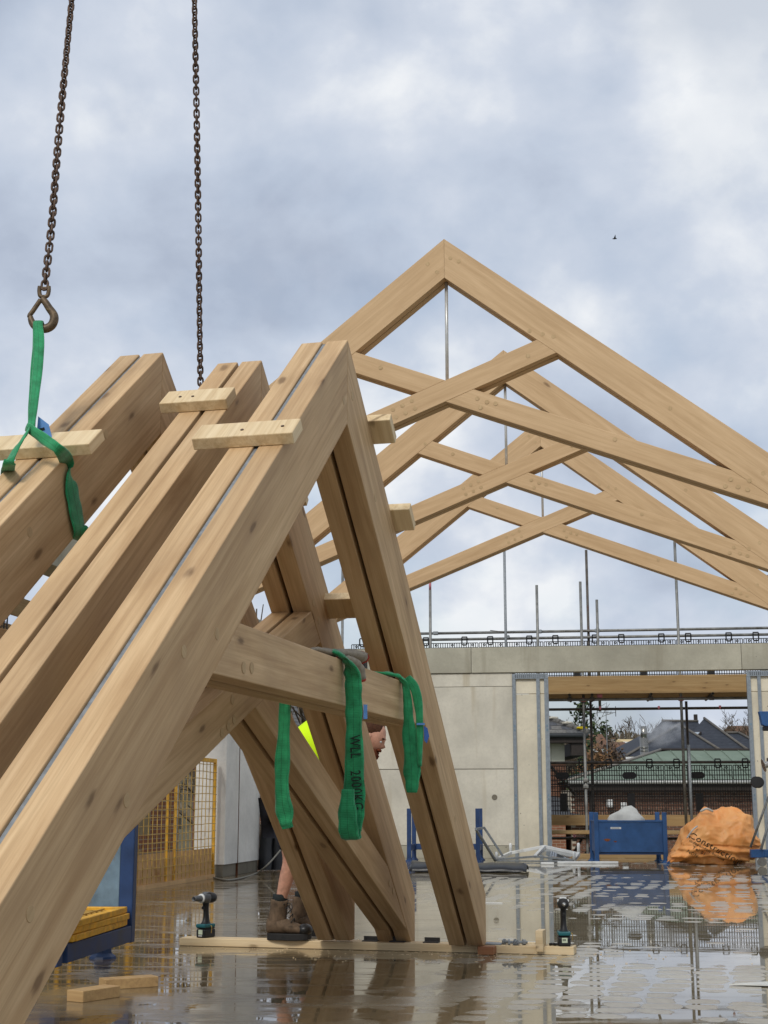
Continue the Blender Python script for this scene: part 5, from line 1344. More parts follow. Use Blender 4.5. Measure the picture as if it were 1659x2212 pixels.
for (s_, z, y0) in ((1.0, 2.90, 0.85), (1.41, 2.90, 0.85), (2.48, 2.90, 0.85), (3.58, 2.90, 0.85), (1.02, 0.37, 0.95), (1.42, 0.37, 0.95), (2.95, 0.37, 0.95)):
    m = MB()
    K = 14; vs, fs = [], []
    for (y, r_) in ((2.5, 0.0242), (y0, 0.0242), (y0, 0.019), (y0 + 0.25, 0.019)):
        for j in range(K):
            an = 2 * math.pi * j / K; vs.append((s_ + r_ * math.cos(an), y, z + r_ * math.sin(an)))
    for i in range(3):
        for j in range(K): fs.append((i * K + j, i * K + (j + 1) % K, (i + 1) * K + (j + 1) % K, (i + 1) * K + j))
    m.add(vs, fs); tp = m.obj('transom', TUBE_D if z > 1 else TUBE_P, sc, smooth=False)
    MB().bb(s_ - 0.045, s_ + 0.045, 1.12, 1.2, z - 0.10, z - 0.026).obj('coupler', TUBE_D, tp, 0.008)
for i in range(5):
    MB().bb(0.25, 5.0, 1.02 + i * 0.235, 1.245 + i * 0.235, 2.929, 2.965).obj('deck_board', BOARD, sc)
    MB().bb(0.25, 5.0, 1.02 + i * 0.235, 1.245 + i * 0.235, 0.40, 0.438).obj('deck_board', BOARD, sc)
MB().bb(0.25, 5.2, 1.10, 1.138, 2.967, 3.262).obj('toe_board', BOARD, sc, 0.003)
MB().bb(0.25, 2.0, 2.14, 2.178, 0.54, 0.735).obj('toe_board', BOARD, sc, 0.003)
MB().bb(2.01, 5.2, 2.14, 2.178, 0.53, 0.735).obj('toe_board', BOARD, sc, 0.003)
MB().bb(0.25, 5.2, 1.0, 1.015, 0.40, 0.47).obj('deck_edge', BOARD, sc, 0.003)
for (s_, y, z) in ((1.55, 1.2, 2.9), (1.25, 1.2, 2.83), (3.03, 1.2, 2.83), (1.25, 1.2, 1.25), (1.25, 1.2, 1.36), (3.08, 1.26, 0.52), (-1.6, 2.18, 4.235), (0.43, 2.18, 4.235), (1.55, 2.18, 4.235), (-0.2, 2.2, 4.14)):
    MB().bb(s_ - 0.05, s_ + 0.05, y - 0.05, y + 0.05, z - 0.035, z + 0.035).obj('coupler', TUBE if z in (1.25, 1.36) else (GALV if z > 4 or z < 1 else TUBE_P), sc, 0.014)
for s_ in (1.55, 2.62, 3.72):
    MB().lathe([(0.008, -0.06), (0.022, -0.035), (0.022, 0.0)], 8, Matrix.Translation((s_, 1.15, 2.70))).obj('hanging_bolt', TUBE_P, sc)
tube_part((0.2, 2.5, 2.1), (1.05, 2.5, 1.1), 0.03, 'brace', TUBE_D)
tube_part((0.95, 1.6, -0.25), (1.5, 1.6, 0.35), 0.03, 'brace', TUBE_D)
tube_part((1.15, 1.6, 0.3), (0.4, 1.8, -0.9), 0.024, 'brace', TUBE_D)
tube_part((-0.5, 1.75, 4.22), (-0.05, 1.75, 4.16), 0.008, 'tie_wire', TUBE_D)

# black mesh guards hooked on the rails
def guard_mesh(W_, H_):
    m = MB()
    nv = int(W_ / 0.0455)
    for i in range(nv + 1):
        x = W_ * i / nv
        m.bb(x - 0.0075, x + 0.0075, -0.003, 0.003, 0, H_)
    for z in [H_ - 0.0, H_ - 0.09, H_ - 0.18, H_ - 0.27, H_ - 0.35, H_ - 0.39, H_ - 0.48, H_ - 0.57, H_ - 0.66, H_ - 0.75, H_ - 0.84, 0.0]:
        m.bb(0, W_, -0.0055, -0.0032, z - 0.008, z + 0.008)
    return m.mesh('wire_mesh')
GM = guard_mesh(1.24, 0.985); GM.materials.append(BLACKM)
def ring_mesh():
    return MB().tube([(0.019 * math.cos(a), 0, 0.019 * math.sin(a)) for a in [2 * math.pi * i / 10 for i in range(10)]], 0.009, 6, closed=True).mesh('fixing_ring', True)
RG = ring_mesh(); RG.materials.append(BLACKP)
def clip_mesh():
    m = MB()
    m.tube([(-0.05, -0.03, -0.10), (-0.05, -0.035, 0.02), (-0.048, -0.01, 0.04), (0.048, -0.01, 0.04), (0.05, -0.035, 0.02), (0.05, -0.03, -0.10), (0.03, -0.03, -0.118), (-0.03, -0.03, -0.118)], 0.0145, 6, closed=True)
    return m.mesh('rail_clip')
CLP = clip_mesh(); CLP.materials.append(BLACKP)
def plate_mesh(w_, h_):
    n = 20; pts = []
    r_ = min(w_, h_) / 2 * 0.98
    for i in range(n):
        a = 2 * math.pi * i / n
        pts.append((math.copysign(max(0, w_ / 2 - r_), math.cos(a)) + r_ * math.cos(a), math.copysign(max(0, h_ / 2 - r_), math.sin(a)) + r_ * math.sin(a)))
    return MB().prism(pts, -0.012, -0.006).mesh('plate')
PLT = plate_mesh(0.26, 0.135); PLT.materials.append(BLACKP)
HPL = MB().bb(-0.06, 0.06, -0.012, -0.006, -0.17, 0.17).mesh('handle_plate'); HPL.materials.append(BLACKP)
def guard(s0, z0, label, y=2.17, clips=(0.22, 0.98), par=far_frame):
    t = far_frame('mesh_guard', label, 'mesh guard', -y, 'black mesh guards on the scaffold rails', s0, z0)
    tag(mobj('wire_mesh', GM, None, t), kind='stuff')
    for x in (0.1, 0.42, 0.74, 1.14): 
        mobj('fixing_ring', RG, None, t, loc=(x, -0.012, 0.945)); mobj('fixing_ring', RG, None, t, loc=(x, -0.012, 0.05))
    for x in clips: mobj('rail_clip', CLP, None, t, loc=(x, -0.02, 1.06))
    mobj('plate', PLT, None, t, loc=(0.60, 0, 0.80))
    mobj('handle_plate', HPL, None, t, loc=(0.62, 0, 0.30))
    return t
for s_, lab in ((0.205, 'black mesh guard at the left of the opening, before the tiled house'), (1.47, 'black mesh guard in the opening above the white bundle'), (2.735, 'black mesh guard in the opening above the orange bag'), (4.0, 'black mesh guard cut off by the right jamb')):
    guard(s_, 0.665, lab)
for i, s_ in enumerate((-3.275, -2.01, -0.745, 0.52, 1.785, 3.05, 4.315)):
    guard(s_, 3.045, ['first', 'second', 'third', 'fourth', 'fifth', 'sixth', 'seventh'][i] + ' black mesh guard from the left above the beam')
lg = left_frame('mesh_guard', 'black mesh guard seen between the slung and middle trusses', 'mesh guard', -3.6, 0.85, 'black mesh guards on the scaffold rails')
lg.location.z = 2.55
tag(mobj('wire_mesh', GM, None, lg), kind='stuff'); lg.scale = (1.6, 1, 0.55)

# ---------------------------------------------------------------- outside: brick building with the copper roof
BR = [simple('red_brick_a', srgb(118, 86, 70), 0.9, 0, 0.2, 20, 0.2), simple('red_brick_b', srgb(132, 98, 80), 0.9, 0, 0.2, 20, 0.2), simple('red_brick_c', srgb(100, 74, 62), 0.9, 0, 0.2, 20, 0.2)]
MORT = simple('mortar', srgb(196, 186, 168), 0.95, 0, 0.1, 10, 0.2)
COPPER = simple('green_copper', srgb(112, 126, 112), 0.8, 0.0, 0.12, 1.2, 0.2, dirt=srgb(96, 112, 98))
DARKT = simple('dark_fascia', srgb(52, 46, 42), 0.7, 0, 0.2, 6, 0.3)
YB = 42.0
bb_ = thing('brick_building', 'red brick building with a green copper roof beyond the scaffold', 'building', (5.4, YB, -6))
GZ = 6.0
MB().bb(0.0, 9.0, 0.36, 6.0, 0, 7.35).obj('mortar_core', MORT, bb_)
brick_me = []
for k in range(3):
    me = MB().bb(-0.103, 0.103, -0.01, 0.03, -0.0285, 0.0285).mesh('brick'); me.materials.append(BR[k]); brick_me.append(me)
rest = MB(); cnt = 0
slots = []
for r_ in range(0, 30):
    z = 7.35 - 0.04 - r_ * 0.075
    for c_ in range(0, 30):
        x = 0.12 + c_ * 0.225 + (0.1125 if r_ % 2 else 0)
        slots.append((r_, x, z))
vis = [s_ for s_ in slots if 0.75 < s_[1] < 5.6 and s_[0] <= 13][:300]
vs_ = set(vis)
for s_ in slots:
    if s_ in vs_:
        mobj('brick', brick_me[rnd.choice((0, 0, 1, 2))], None, bb_, loc=(s_[1], 0.34 + rnd.uniform(-0.004, 0.004), s_[2]))
    else:
        rest.bb(s_[1] - 0.103, s_[1] + 0.103, 0.33, 0.37, s_[2] - 0.0285, s_[2] + 0.0285)
tag(rest.obj('brickwork', BR[0], bb_), kind='stuff')
MB().bb(0.0, 9.0, 0.34, 0.36, 0, 5.1).obj('lower_brickwork', BRICKTEX, bb_)
MB().bb(-0.05, 9.0, 0.0, 0.36, 7.36, 7.45).obj('soffit', DARKT, bb_)
MB().bb(-0.05, 9.0, -0.03, 0.0, 7.34, 7.52).obj('fascia', DARKT, bb_)
gt = MB().tube([(-0.1, -0.09, 7.57), (9, -0.09, 7.57)], 0.06, 8).obj('gutter', simple('grey_gutter', srgb(170, 172, 168), 0.4, 0.1, 0.1, 4), bb_, smooth=True)
# copper roof: panels between standing seams on the front slope, hip to the left
e0, e1 = Vector((-0.1, -0.05, 7.60)), Vector((9.0, -0.05, 7.60))
rz_, ry_ = 8.62, 4.0
hipx = 3.35
for i in range(17):
    x0 = -0.1 + i * 0.535; x1 = x0 + 0.527
    def top_of(x): 
        f = min(1.0, max(0.0, (x + 0.1) / (hipx + 0.1)))
        return Vector((x, -0.05 + ry_ * f, 7.60 + (rz_ - 7.60) * f))
    a, b_, c, d = Vector((x0, -0.05, 7.60)), Vector((x1, -0.05, 7.60)), top_of(x1), top_of(x0)
    m = MB(); 
    if (d - a).length < 0.01: m.add([a, b_, c], [(0, 1, 2)])
    else: m.quad(a, b_, c, d)
    pnl = m.obj('copper_panel', COPPER, bb_)
    if i: MB().tube([a + Vector((0, 0, 0.012)), d + Vector((0, 0, 0.012))], 0.014, 5).obj('standing_seam', COPPER, pnl)
m = MB().add([(-0.1, -0.05, 7.60), (-0.1, 8.0, 7.60), (hipx, ry_ - 0.05, rz_)], [(0, 2, 1)])
m.obj('hip_slope', COPPER, bb_)
MB().quad((hipx, ry_ - 0.05, rz_), (9, ry_ - 0.05, rz_), (9, 8, 7.6), (-0.1, 8, 7.6)).obj('rear_slope', COPPER, bb_)
MB().tube([(-0.1, -0.05, 7.62), (hipx, ry_ - 0.05, rz_ + 0.02)], 0.05, 6).obj('hip_roll', simple('lead_roll', srgb(128, 122, 112), 0.6, 0.1, 0.1, 5), bb_, smooth=True)
MB().tube([(hipx, ry_ - 0.05, rz_ + 0.02), (9, ry_ - 0.05, rz_ + 0.02)], 0.05, 6).obj('ridge_roll', DARKT, bb_, smooth=True)
MB().bb(0.55, 0.66, 0.2, 0.32, 4.5, 7.3).obj('downpipe', DARKT, bb_)
for (x, z) in ((1.42, 6.78), (1.02, 6.86)):
    MB().bb(x, x + 0.16, 0.1, 0.3, z, z + 0.22).obj('wall_lamp', WHITEM, bb_, 0.02)

# steel flue and its steam
fx = at_y(1392, 1625, 47.0)
fl_ = thing('steel_flue', 'polished steel flue rising behind the copper roof', 'flue', (fx.x, 47.0, -6))
CHR = simple('polished_flue', srgb(150, 148, 142), 0.28, 0.9, 0.1, 3)
zt_ = at_y(1392, 1594, 47).z + 6; zt2 = at_y(1392, 1569, 47).z + 6
MB().lathe([(0.135, 0), (0.135, zt_), (0.12, zt_)], 24).obj('casing', CHR, fl_, smooth=True)
MB().lathe([(0.10, zt_ - 0.1), (0.10, zt2), (0.085, zt2)], 24).obj('inner_pipe', CHR, fl_, smooth=True)
for dz in (0.32, 0.42, 0.60):
    MB().lathe([(0.138, zt_ - dz), (0.145, zt_ - dz + 0.012), (0.138, zt_ - dz + 0.03)], 24).obj('joint_band', CHR, fl_, smooth=True)
def steam_mat():
    m = bpy.data.materials.new('steam'); m.use_nodes = True
    nt = m.node_tree; nt.nodes.clear()
    o = N(nt, 'ShaderNodeOutputMaterial'); v_ = N(nt, 'ShaderNodeVolumePrincipled')
    v_.inputs['Color'].default_value = (0.9, 0.92, 0.95, 1)
    t_ = N(nt, 'ShaderNodeTexCoord')
    nz = N(nt, 'ShaderNodeTexNoise', inp={'Scale': 2.2, 'Detail': 4.0, 'Distortion': 0.6})
    nt.links.new(t_.outputs['Object'], nz.inputs['Vector'])
    ln = N(nt, 'ShaderNodeVectorMath', operation='LENGTH'); nt.links.new(t_.outputs['Object'], ln.inputs[0])
    fo = N(nt, 'ShaderNodeMapRange', inp={1: 0.25, 2: 1.0, 3: 1.0, 4: 0.0}); nt.links.new(ln.outputs['Value'], fo.inputs[0])
    nr = N(nt, 'ShaderNodeMapRange', inp={1: 0.42, 2: 0.75, 3: 0.0, 4: 7.0}); nt.links.new(nz.outputs['Fac'], nr.inputs[0])
    mu = N(nt, 'ShaderNodeMath', operation='MULTIPLY'); nt.links.new(fo.outputs[0], mu.inputs[0]); nt.links.new(nr.outputs[0], mu.inputs[1])
    nt.links.new(mu.outputs[0], v_.inputs['Density']); nt.links.new(v_.outputs[0], o.inputs['Volume'])
    return m
bm = bmesh.new(); bmesh.ops.create_icosphere(bm, subdivisions=3, radius=1.0)
me = bpy.data.meshes.new('steam'); bm.to_mesh(me); bm.free(); me.materials.append(steam_mat())
stm = bpy.data.objects.new('steam', me); COL.objects.link(stm)
sp_ = at_y(1430, 1583, 47.4); stm.location = sp_; stm.scale = (0.85, 0.6, 0.50); stm.rotation_euler = (0, R(-12), 0)
tag(stm, 'thin white steam drifting right of the steel flue', 'steam', kind='stuff')

# ---------------------------------------------------------------- tiled house at the left
TILE = [simple('roof_tile_a', srgb(92, 92, 92), 0.85, 0, 0.25, 12, 0.3), simple('roof_tile_b', srgb(108, 106, 102), 0.85, 0, 0.25, 12, 0.3), simple('roof_tile_c', srgb(80, 82, 86), 0.85, 0, 0.25, 12, 0.3)]
CLAD = simple('cream_cladding', srgb(206, 204, 184), 0.7, 0, 0.06, 3, 0.3)
LICH = simple('lichen', srgb(190, 186, 172), 0.95, 0, 0.25, 25, 0.1, bump=0.5)
LICHY = simple('yellow_lichen', srgb(190, 170, 40), 0.95, 0, 0.25, 25, 0.1, bump=0.5)
YH_ = 44.0
hs = thing('tiled_house', 'house with a grey tiled roof and cream boards at the left of the opening', 'building', (0.18, YH_, -6.22))
MB().bb(-6.0, 5.38, 0.6, 7, 0, 8.38).obj('wall', BR[0], hs)
for i in range(12): MB().bb(5.36 - 0.40 * (i + 1), 5.355 - 0.40 * i - 0.0, 0.56, 0.6, 8.385, 9.15).obj('cladding_board', CLAD, hs, 0.006)
for r_ in range(20):
    z = 8.34 - r_ * 0.075
    for c_ in range(5):
        x = 5.26 - c_ * 0.225 - (0.1125 if r_ % 2 else 0)
        mobj('brick', brick_me[rnd.choice((0, 1, 2))], None, hs, loc=(x, 0.595, z))
MB().bb(-6, 5.95, -0.02, 0.0, 9.0, 9.19).obj('fascia', DARKT, hs)
MB().bb(-6, 5.95, 0.0, 0.60, 9.0, 9.03).obj('soffit', DARKT, hs)
MB().bb(5.50, 5.93, 0.05, 6, 8.62, 9.0).obj('dark_eave_box', DARKT, hs)  # dark box below the eave corner, in the fascia colour
MB().tube([(-6, -0.08, 9.22), (5.98, -0.08, 9.22)], 0.065, 8).obj('gutter', simple('dark_gutter', srgb(70, 72, 74), 0.4, 0, 0.1, 4), hs, smooth=True)
sl_ = math.atan2(0.42, 0.9)
tme = []
for k in range(3):
    me = MB().bb(-0.158, 0.158, 0.0, 0.36, 0.0, 0.022).mesh('roof_tile'); me.materials.append(TILE[k]); tme.append(me)
dk = MB()
rest = MB(); cnt = 0
for r_ in range(16):
    y = -0.10 + r_ * 0.30 * math.cos(sl_); z = 9.27 + r_ * 0.30 * math.sin(sl_) 
    hx = 6.0 - (y + 0.1)
    x = hx - 0.16 - (0.16 if r_ % 2 else 0)
    while x > -6:
        near_edge = (x > 4.4 or (-2.6 < x < -0.9)) and r_ < 9
        if near_edge and cnt < 150:
            mobj('roof_tile', tme[rnd.randrange(3)], None, hs, loc=(x, y, z), rot=(sl_ - 0.05, 0, rnd.uniform(-0.01, 0.01))); cnt += 1
        else:
            rest.bb(-0.158, 0.158, 0, 0.36, 0, 0.022, Matrix.Translation((x, y, z)) @ Matrix.Rotation(sl_ - 0.05, 4, 'X'))
        x -= 0.322
tag(rest.obj('tile_field', TILE[0], hs), kind='stuff')
MB().add([(-6, -0.05, 9.25), (6.0, -0.05, 9.25), (1.4, 4.5, 11.35), (-6, 4.5, 11.35)], [(0, 1, 2, 3)]).obj('roof_deck', DARKT, hs)
MB().add([(6.0, -0.05, 9.25), (6.0, 9, 9.25), (1.4, 4.5, 11.35)], [(0, 1, 2)]).obj('hip_slope', TILE[2], hs)
hm = MB()
for i in range(12):
    f = i / 12
    p = Vector((6.0 - 4.6 * f, -0.1 + 4.6 * f, 9.30 + 2.1 * f))
    q_ = Vector((6.0 - 4.6 * (f + 0.075), -0.1 + 4.6 * (f + 0.075), 9.30 + 2.1 * (f + 0.075)))
    hp = MB().tube([p, q_], [0.10, 0.085], 8).obj('hip_tile', TILE[1], hs, smooth=True)
    blob(p.lerp(q_, 0.5) + Vector((0, -0.05, 0.06)), (0.16, 0.10, 0.045), 'lichen', LICHY if i == 0 else LICH, hp, 0.5, i, 12)
wn_ = MB().bb(-2.6, -1.2, 0.5, 0.58, 7.9, 9.0).obj('window', DARKT, hs)
MB().bb(-2.45, -1.35, 0.47, 0.498, 8.05, 8.85).obj('pane', GLASS, wn_)
# lean-to roof below
MB().add([(-3, -2.2, 8.2), (6.2, -2.2, 6.6), (6.2, -0.1, 7.2), (-3, -0.1, 8.6)], [(0, 1, 2, 3)]).obj('lower_roof', TILE[2], hs)
MB().bb(-3, 6.2, -0.1, 0.3, 6.2, 7.15).obj('lower_wall', DARKB, hs)
MB().bb(-4.2, 5.0, -2.1, -0.1, 0, 6.6).obj('outbuilding_wall', BRICKTEX, hs)

# ---------------------------------------------------------------- slate house
def slate():
    M_ = Mat('slate_roof')
    t_ = M_.n('ShaderNodeTexCoord')
    sp = M_.n('ShaderNodeSeparateXYZ'); M_.l(t_.outputs['Object'], sp.inputs[0])
    row = M_.math('FRACT', M_.math('MULTIPLY', sp.outputs[2], 6.5))
    ln = M_.math('LESS_THAN', row, 0.16)
    n = M_.noise(M_.coord('Object', (3, 3, 12)), 1.5, 4, 0.6)
    c = M_.ramp(n, [(0.3, srgb(44, 48, 55)), (0.7, srgb(62, 66, 74))])
    c = M_.mixc(M_.math('MULTIPLY', ln, 0.45), c, srgb(40, 44, 52))
    M_.set(color=c, rough=0.8, spec=0.2)
    return M_.m
SLATE = slate()
RIDGE = simple('ridge_tile_grey', srgb(104, 100, 94), 0.9, 0, 0.15, 5, 0.2)
YS = 62.0
sh0 = at_y(1467, 1640, YS)
shs = thing('slate_house', 'grey slate roofed house with a skylight beyond the copper roof', 'building', (sh0.x, YS, -6))
def sp3(px, py, y): return at_y(px, py, y) - shs.location
aL, aR, aT = sp3(1352, 1634, YS), sp3(1575, 1634, YS), sp3(1467, 1566, YS + 4)
aTb = aT + Vector((0, 10, 0))
MB().add([aL, aR, aT], [(0, 1, 2)]).obj('front_hip', SLATE, shs)
MB().add([aL, aT, aTb, aL + Vector((0, 14, 0))], [(0, 1, 2, 3)]).obj('side_slope', SLATE, shs)
MB().add([aR, aR + Vector((0, 14, 0)), aTb, aT], [(0, 1, 2, 3)]).obj('side_slope', SLATE, shs)
bL, bR, bT = sp3(1450, 1634, YS + 3), sp3(1632, 1634, YS + 1.0), sp3(1520.5, 1552.5, YS + 7)
MB().add([bL, bR, bT], [(0, 1, 2)]).obj('cross_hip', SLATE, shs)
MB().add([bR, bR + Vector((0, 12, 0)), bT], [(0, 1, 2)]).obj('cross_hip', SLATE, shs)
cL, cR = sp3(1429, 1558, YS + 8), sp3(1508, 1559, YS + 8)
MB().add([sp3(1370, 1626, YS + 4.5), sp3(1540, 1626, YS + 4.5), cR, cL], [(0, 1, 2, 3)]).obj('rear_slope', SLATE, shs)
dL, dR, dT1, dT2 = sp3(1560, 1634, YS + 3), sp3(1690, 1634, YS + 3), sp3(1568, 1584, YS + 6), sp3(1595, 1584, YS + 6)
MB().add([dL, dR, dT2, dT1], [(0, 1, 2, 3)]).obj('wing_slope', SLATE, shs)
for a, b_ in ((aL, aT), (aR, aT), (bT, bR), (cL, cR), (dT2, dR), (dT1, dT2)):
    MB().tube([a + Vector((0, -0.05, 0.03)), b_ + Vector((0, -0.05, 0.03))], 0.06, 6).obj('hip_ridge', RIDGE, shs, smooth=True)
MB().bb(aL.x + 0.2, aR.x - 0.2, 0.25, 10, 0, aL.z - 0.05).obj('wall', simple('white_render', srgb(214, 212, 204), 0.8, 0, 0.05, 2), shs)
MB().bb(aL.x - 0.05, aR.x, -0.06, 0.0, aL.z - 0.22, aL.z - 0.02).obj('fascia', WHITEM, shs)
pn = (bR - bL).cross(bT - bL).normalized()
rr0 = ray(1500, 1592); ko = CAM - shs.location
kp = ko + rr0 * ((bL - ko).dot(pn) / rr0.dot(pn))
kx = (bR - bL).normalized(); ky = pn.cross(kx).normalized()
km = Matrix((( kx.x, ky.x, pn.x, 0), (kx.y, ky.y, pn.y, 0), (kx.z, ky.z, pn.z, 0), (0, 0, 0, 1)))
sk = MB().box((0, 0, 0), (0.46, 0.80, 0.12)).obj('skylight', DARKT, shs, 0.01)
sk.matrix_local = Matrix.Translation(kp + pn * 0.06) @ km
MB().box((0, 0, 0.064), (0.36, 0.62, 0.006)).obj('pane', simple('sky_pane', srgb(150, 160, 168), 0.1, 0.0, 0.05, 2), sk)
MB().bb(-0.08, 0.08, -0.08, 0.08, 0, 0.35).obj('chimney_pot', DARKT, shs, loc=sp3(1503, 1559, YS + 8))

# ---------------------------------------------------------------- farther buildings
BRT = simple('brown_tile_roof', srgb(112, 84, 66), 0.9, 0, 0.2, 3, 0.2)
def gable(label, px0, px1, pe, pr, y, wallm, roofm, cat='building', depth=6):
    a, b_ = at_y(px0, pe, y), at_y(px1, pe, y)
    r_ = at_y((px0 + px1) / 2, pr, y + depth / 2).z
    t = thing('distant_house', label, cat, ((a.x + b_.x) / 2, y, -6), 0, 'houses far behind the scaffold')
    w_ = (b_.x - a.x) / 2; ez = a.z + 6; rz2 = r_ + 6
    MB().bb(-w_ + 0.1, w_ - 0.1, 0.2, depth - 0.2, 0, ez).obj('wall', wallm, t)
    rf = MB().add([(-w_, 0, ez), (w_, 0, ez), (w_ * 0.9, depth / 2, rz2), (-w_ * 0.9, depth / 2, rz2), (w_, depth, ez), (-w_, depth, ez)], [(0, 1, 2, 3), (3, 2, 4, 5), (1, 4, 2), (0, 3, 5)]).obj('roof', roofm, t)
    MB().bb(-w_, w_, -0.06, 0.0, ez - 0.15, ez).obj('gutter_board', WHITEM, t)
    for x in (-0.5, 0.4): 
        wnd = MB().bb(x * w_ - 0.4, x * w_ + 0.4, 0.14, 0.2, ez - 1.5, ez - 0.5).obj('window', WHITEM, t)
        MB().bb(x * w_ - 0.33, x * w_ + 0.33, 0.12, 0.139, ez - 1.43, ez - 0.57).obj('pane', GLASS, wnd)
    return t
CREAMW = simple('cream_render', srgb(204, 182, 136), 0.85, 0, 0.08, 2, 0.2)
gable('small cream walled house beside the steel flue', 1346, 1386, 1602, 1597, 92, CREAMW, CREAMW, depth=5)
gable('brown roofed house left of the steel flue', 1330, 1372, 1622, 1603, 78, CREAMW, BRT)
gable('brown roofed house behind the scaffold poles at the left', 1278, 1322, 1618, 1586, 76, BR[1], BRT)
gable('brown roofed house at the right jamb of the opening', 1602, 1650, 1596, 1568, 120, CREAMW, BRT, depth=10)

# ---------------------------------------------------------------- hill and trees
HILLM = simple('winter_hill', srgb(92, 86, 68), 0.95, 0, 0.2, 0.05, 0.1)
m = MB(); NX, NY = 60, 14
for j in range(NY):
    for i in range(NX):
        x = -420 + 900 * i / (NX - 1); y = 120 + 330 * j / (NY - 1)
        f = j / (NY - 1)
        z = -6.2 + (24 + 3.5 * noise.noise(Vector((x * 0.012, 3.3, 0)))) * (f * f * (3 - 2 * f)) 
        m.v.append(Vector((x, y, z)))
for j in range(NY - 1):
    for i in range(NX - 1): m.f.append((j * NX + i, j * NX + i + 1, (j + 1) * NX + i + 1, (j + 1) * NX + i))
tag(m.obj('hill', HILLM, None, smooth=True), kind='structure')
WOODM = Mat('winter_wood')
_n = WOODM.noise(WOODM.coord('Object', (1, 1, 1)), 0.12, 5, 0.7)
WOODM.set(color=WOODM.ramp(_n, [(0.3, srgb(98, 90, 76)), (0.5, srgb(122, 112, 96)), (0.7, srgb(104, 106, 84))]), rough=0.95, spec=0.1); WOODM = WOODM.m  # browns lightened: distance haze is put into the woodland colour
m = MB()
for k in range(9000):
    x = rnd.uniform(-60, 130); f = rnd.uniform(0.25, 1.0); y = 120 + 330 * f
    z = -6.2 + 24 * (f * f * (3 - 2 * f)) + rnd.uniform(-0.5, 3.5)
    s_ = rnd.uniform(0.5, 1.5); a = rnd.uniform(0, 3.1)
    ux, uy = math.cos(a) * s_ * 0.5, math.sin(a) * s_ * 0.5
    h_ = s_ * rnd.uniform(0.8, 1.9)
    m.add([(x - ux, y - uy, z), (x + ux, y + uy, z + rnd.uniform(-.3, .3)), (x + ux * rnd.uniform(-0.5, 1), y + uy, z + h_), (x - ux * rnd.uniform(0, 1), y - uy, z + h_ * rnd.uniform(0.7, 1.1))], [(0, 1, 2, 3)])
tag(m.obj('distant_woodland', WOODM), 'brown winter woodland covering the far hill', 'woodland', kind='stuff')
BARK = simple('winter_bark', srgb(96, 86, 74), 0.95, 0, 0.2, 8, 0.1)
def bare_tree(label, px, pbase, ptop, y, spread=0.5, seed=1, depth=6, lean=0.0):
    b0 = at_y(px, pbase, y); tpz = at_y(px, ptop, y).z
    base = Vector((b0.x, y, -6)); H = tpz + 6
    t = thing('bare_tree', label, 'tree', base, 0, 'bare winter trees')
    r_ = random.Random(seed)
    tk, cr = MB(), MB()
    def grow(p, d, L, rad, lev):
        n = 3
        pts = [p]
        for i in range(n):
            d = (d + Vector((r_.uniform(-1, 1), r_.uniform(-1, 1), r_.uniform(-0.3, 0.6))) * 0.13).normalized()
            pts.append(pts[-1] + d * L / n)
        (tk if lev < 2 else cr).tube(pts, [rad * (1 - 0.4 * i / n) for i in range(n + 1)], 6 if lev < 2 else 3, caps=False)
        if lev >= depth: return
        for k in range(3 if lev else 6):
            q_ = pts[r_.choice((1, 2, 3))] if lev else pts[r_.choice((2, 3))]
            nd = (d + Vector((r_.uniform(-1, 1), r_.uniform(-1, 1), r_.uniform(-0.25, 0.55))) * (0.9 if lev else spread * 2)).normalized()
            grow(q_, nd, L * r_.uniform(0.55, 0.78), max(0.020, rad * 0.55), lev + 1)
    grow(Vector((0, 0, 0)), Vector((lean, 0, 1)), H * 0.40, H * 0.014, 0)
    # scale the crown so that the top reaches the height wanted
    mz = max(v_.z for v_ in cr.v); k = H / mz
    for mb_ in (tk, cr): mb_.v = [v_ * k for v_ in mb_.v]
    tk.obj('trunk', BARK, t); tag(cr.obj('crown', BARK, t), kind='stuff')
    return t
bare_tree('wide bare tree left of the steel flue', 1358, 1600, 1520, 100, 0.7, 3, 7)
bare_tree('bare tree right of the scaffold pole above the slate roof', 1500, 1600, 1530, 105, 0.6, 5, 7)
bare_tree('thin bare tree at the right of the opening', 1560, 1600, 1534, 108, 0.6, 8, 7)
bare_tree('small bare tree between the scaffold poles', 1440, 1600, 1545, 110, 0.6, 11, 5)
bare_tree('bare tree beyond the left wall seen under the near rafter', 555, 1500, 1270, 34, 0.6, 21, 5)
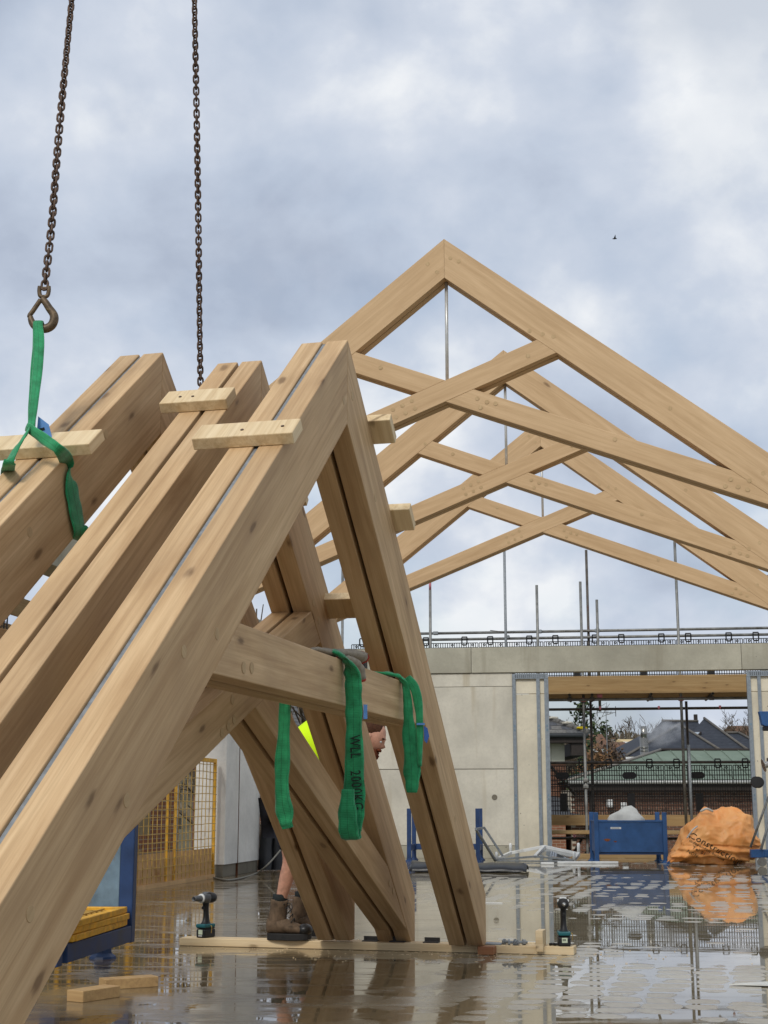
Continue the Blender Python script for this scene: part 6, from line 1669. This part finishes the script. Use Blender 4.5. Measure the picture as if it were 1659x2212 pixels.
def leafy(label, px, pbase, ptop, y, width, cols, seed, nleaf=2600, name='evergreen_tree', leaf=0.16):
    b0 = at_y(px, pbase, y); H = at_y(px, ptop, y).z + 6
    t = thing(name, label, 'tree', (b0.x, y, -6), 0, 'trees and shrubs beyond the scaffold')
    r_ = random.Random(seed)
    MB().tube(smooth_path([(0, 0, 0), (0.1, 0, H * 0.4), (-0.05, 0, H * 0.92)], 4), [0.16 - 0.013 * i for i in range(9)], 7).obj('trunk', BARK, t)
    mats = [simple('%s_leaf_%d' % (name, i), c_, 0.8, 0, 0.25, 3, 0.2) for i, c_ in enumerate(cols)]
    cl_ = []
    for i in range(26):
        z = H * r_.uniform(0.35, 0.97); rr = width * (1.05 - (z / H) ** 3) * r_.uniform(0.2, 1.0); a = r_.uniform(0, 6.28)
        cl_.append((Vector((rr * math.cos(a), rr * math.sin(a), z)), r_.uniform(0.25, 0.5) * width))
    ms = [MB() for _ in mats]
    for k in range(nleaf):
        c_, s_ = r_.choice(cl_)
        p = c_ + Vector((r_.gauss(0, 1), r_.gauss(0, 1), r_.gauss(0, 1.1))) * s_ * 0.55
        u = Vector((r_.uniform(-1, 1), r_.uniform(-1, 1), r_.uniform(-1, 1))).normalized() * leaf; v_ = u.orthogonal().normalized() * leaf * 0.5
        r_.choice(ms).add([p - u, p + v_, p + u, p - v_], [(0, 1, 2, 3)])
    for mb_, mt in zip(ms, mats): tag(mb_.obj('crown', mt, t), kind='stuff')
leafy('tall evergreen tree behind the left scaffold poles', 1264, 1620, 1508, 72, 1.0, [srgb(58, 72, 44), srgb(84, 96, 62), srgb(40, 54, 34)], 31, 1300)
leafy('brown leaved beech between the scaffold poles', 1324, 1640, 1590, 58, 1.0, [srgb(90, 76, 64), srgb(108, 92, 78), srgb(76, 64, 54)], 33, 3600, 'beech_tree', 0.10)
leafy('russet shrub at the foot of the tiled house', 1285, 1650, 1606, 55, 1.3, [srgb(112, 84, 58), srgb(96, 76, 50), srgb(124, 92, 62)], 35, 2400, 'shrub', 0.10)
leafy('dark conifer beside the evergreen tree', 1300, 1600, 1556, 110, 1.6, [srgb(52, 64, 42), srgb(66, 76, 52)], 37, 1600, 'conifer', 0.2)
# aerial mast
am = thing('aerial_mast', 'thin aerial mast with short prongs among the trees', 'aerial', (at_y(1311, 1600, 57).x, 57, -6))
az = at_y(1311, 1545, 57).z + 6
MB().tube([(0, 0, 0), (0, 0, az)], 0.016, 6).obj('mast', GALV, am)
for dx in (-0.35, 0.0, 0.38): MB().tube([(dx, 0, az - 0.05), (dx, 0, az + 0.35)], 0.014, 5).obj('prong', DARKT, am)
MB().tube([(-0.35, 0, az + 0.1), (0.38, 0, az + 0.1)], 0.010, 5).obj('cross_arm', DARKT, am)
# white railings low down outside the slab edge
rlg = far_frame('white_railing', 'white tubular railing outside the slab under the scaffold', 'railing', -4.5)
rlg.location.z = -0.35
for z in (0.0, 0.12): MB().tube(smooth_path([(0.3, 0, z), (2.0, 0, z - 0.02), (4.2, 0, z - 0.1)], 4), 0.022, 7).obj('rail', WHITEM, rlg, smooth=True)
for x in (0.6, 1.7, 2.9, 4.0): MB().tube([(x, 0, 0.05), (x, 0, -5.6)], 0.02, 7).obj('upright', WHITEM, rlg)
eb = far_frame('edge_board', 'damp timber edge board along the slab under the stillage', 'timber board', -0.42)
MB().bb(0.9, 4.3, 0.0, 0.16, 0.0, 0.07).obj('board', BOARD, eb, 0.004)
# a bird far up
bd = thing('bird', 'tiny dark bird in the open sky', 'bird', at_y(1328, 516, 60))
MB().tube([(-0.10, 0, 0), (0, 0, 0.02), (0.10, 0, 0.01)], [0.015, 0.04, 0.01], 6).obj('body', BLACKM, bd, smooth=True)
for sx in (-1, 1): MB().add([(-0.05, 0, 0.02), (0.05, 0, 0.02), (0.02 + 0.02 * sx, 0.18 * sx, 0.14)], [(0, 1, 2)]).obj('wing', BLACKM, bd)
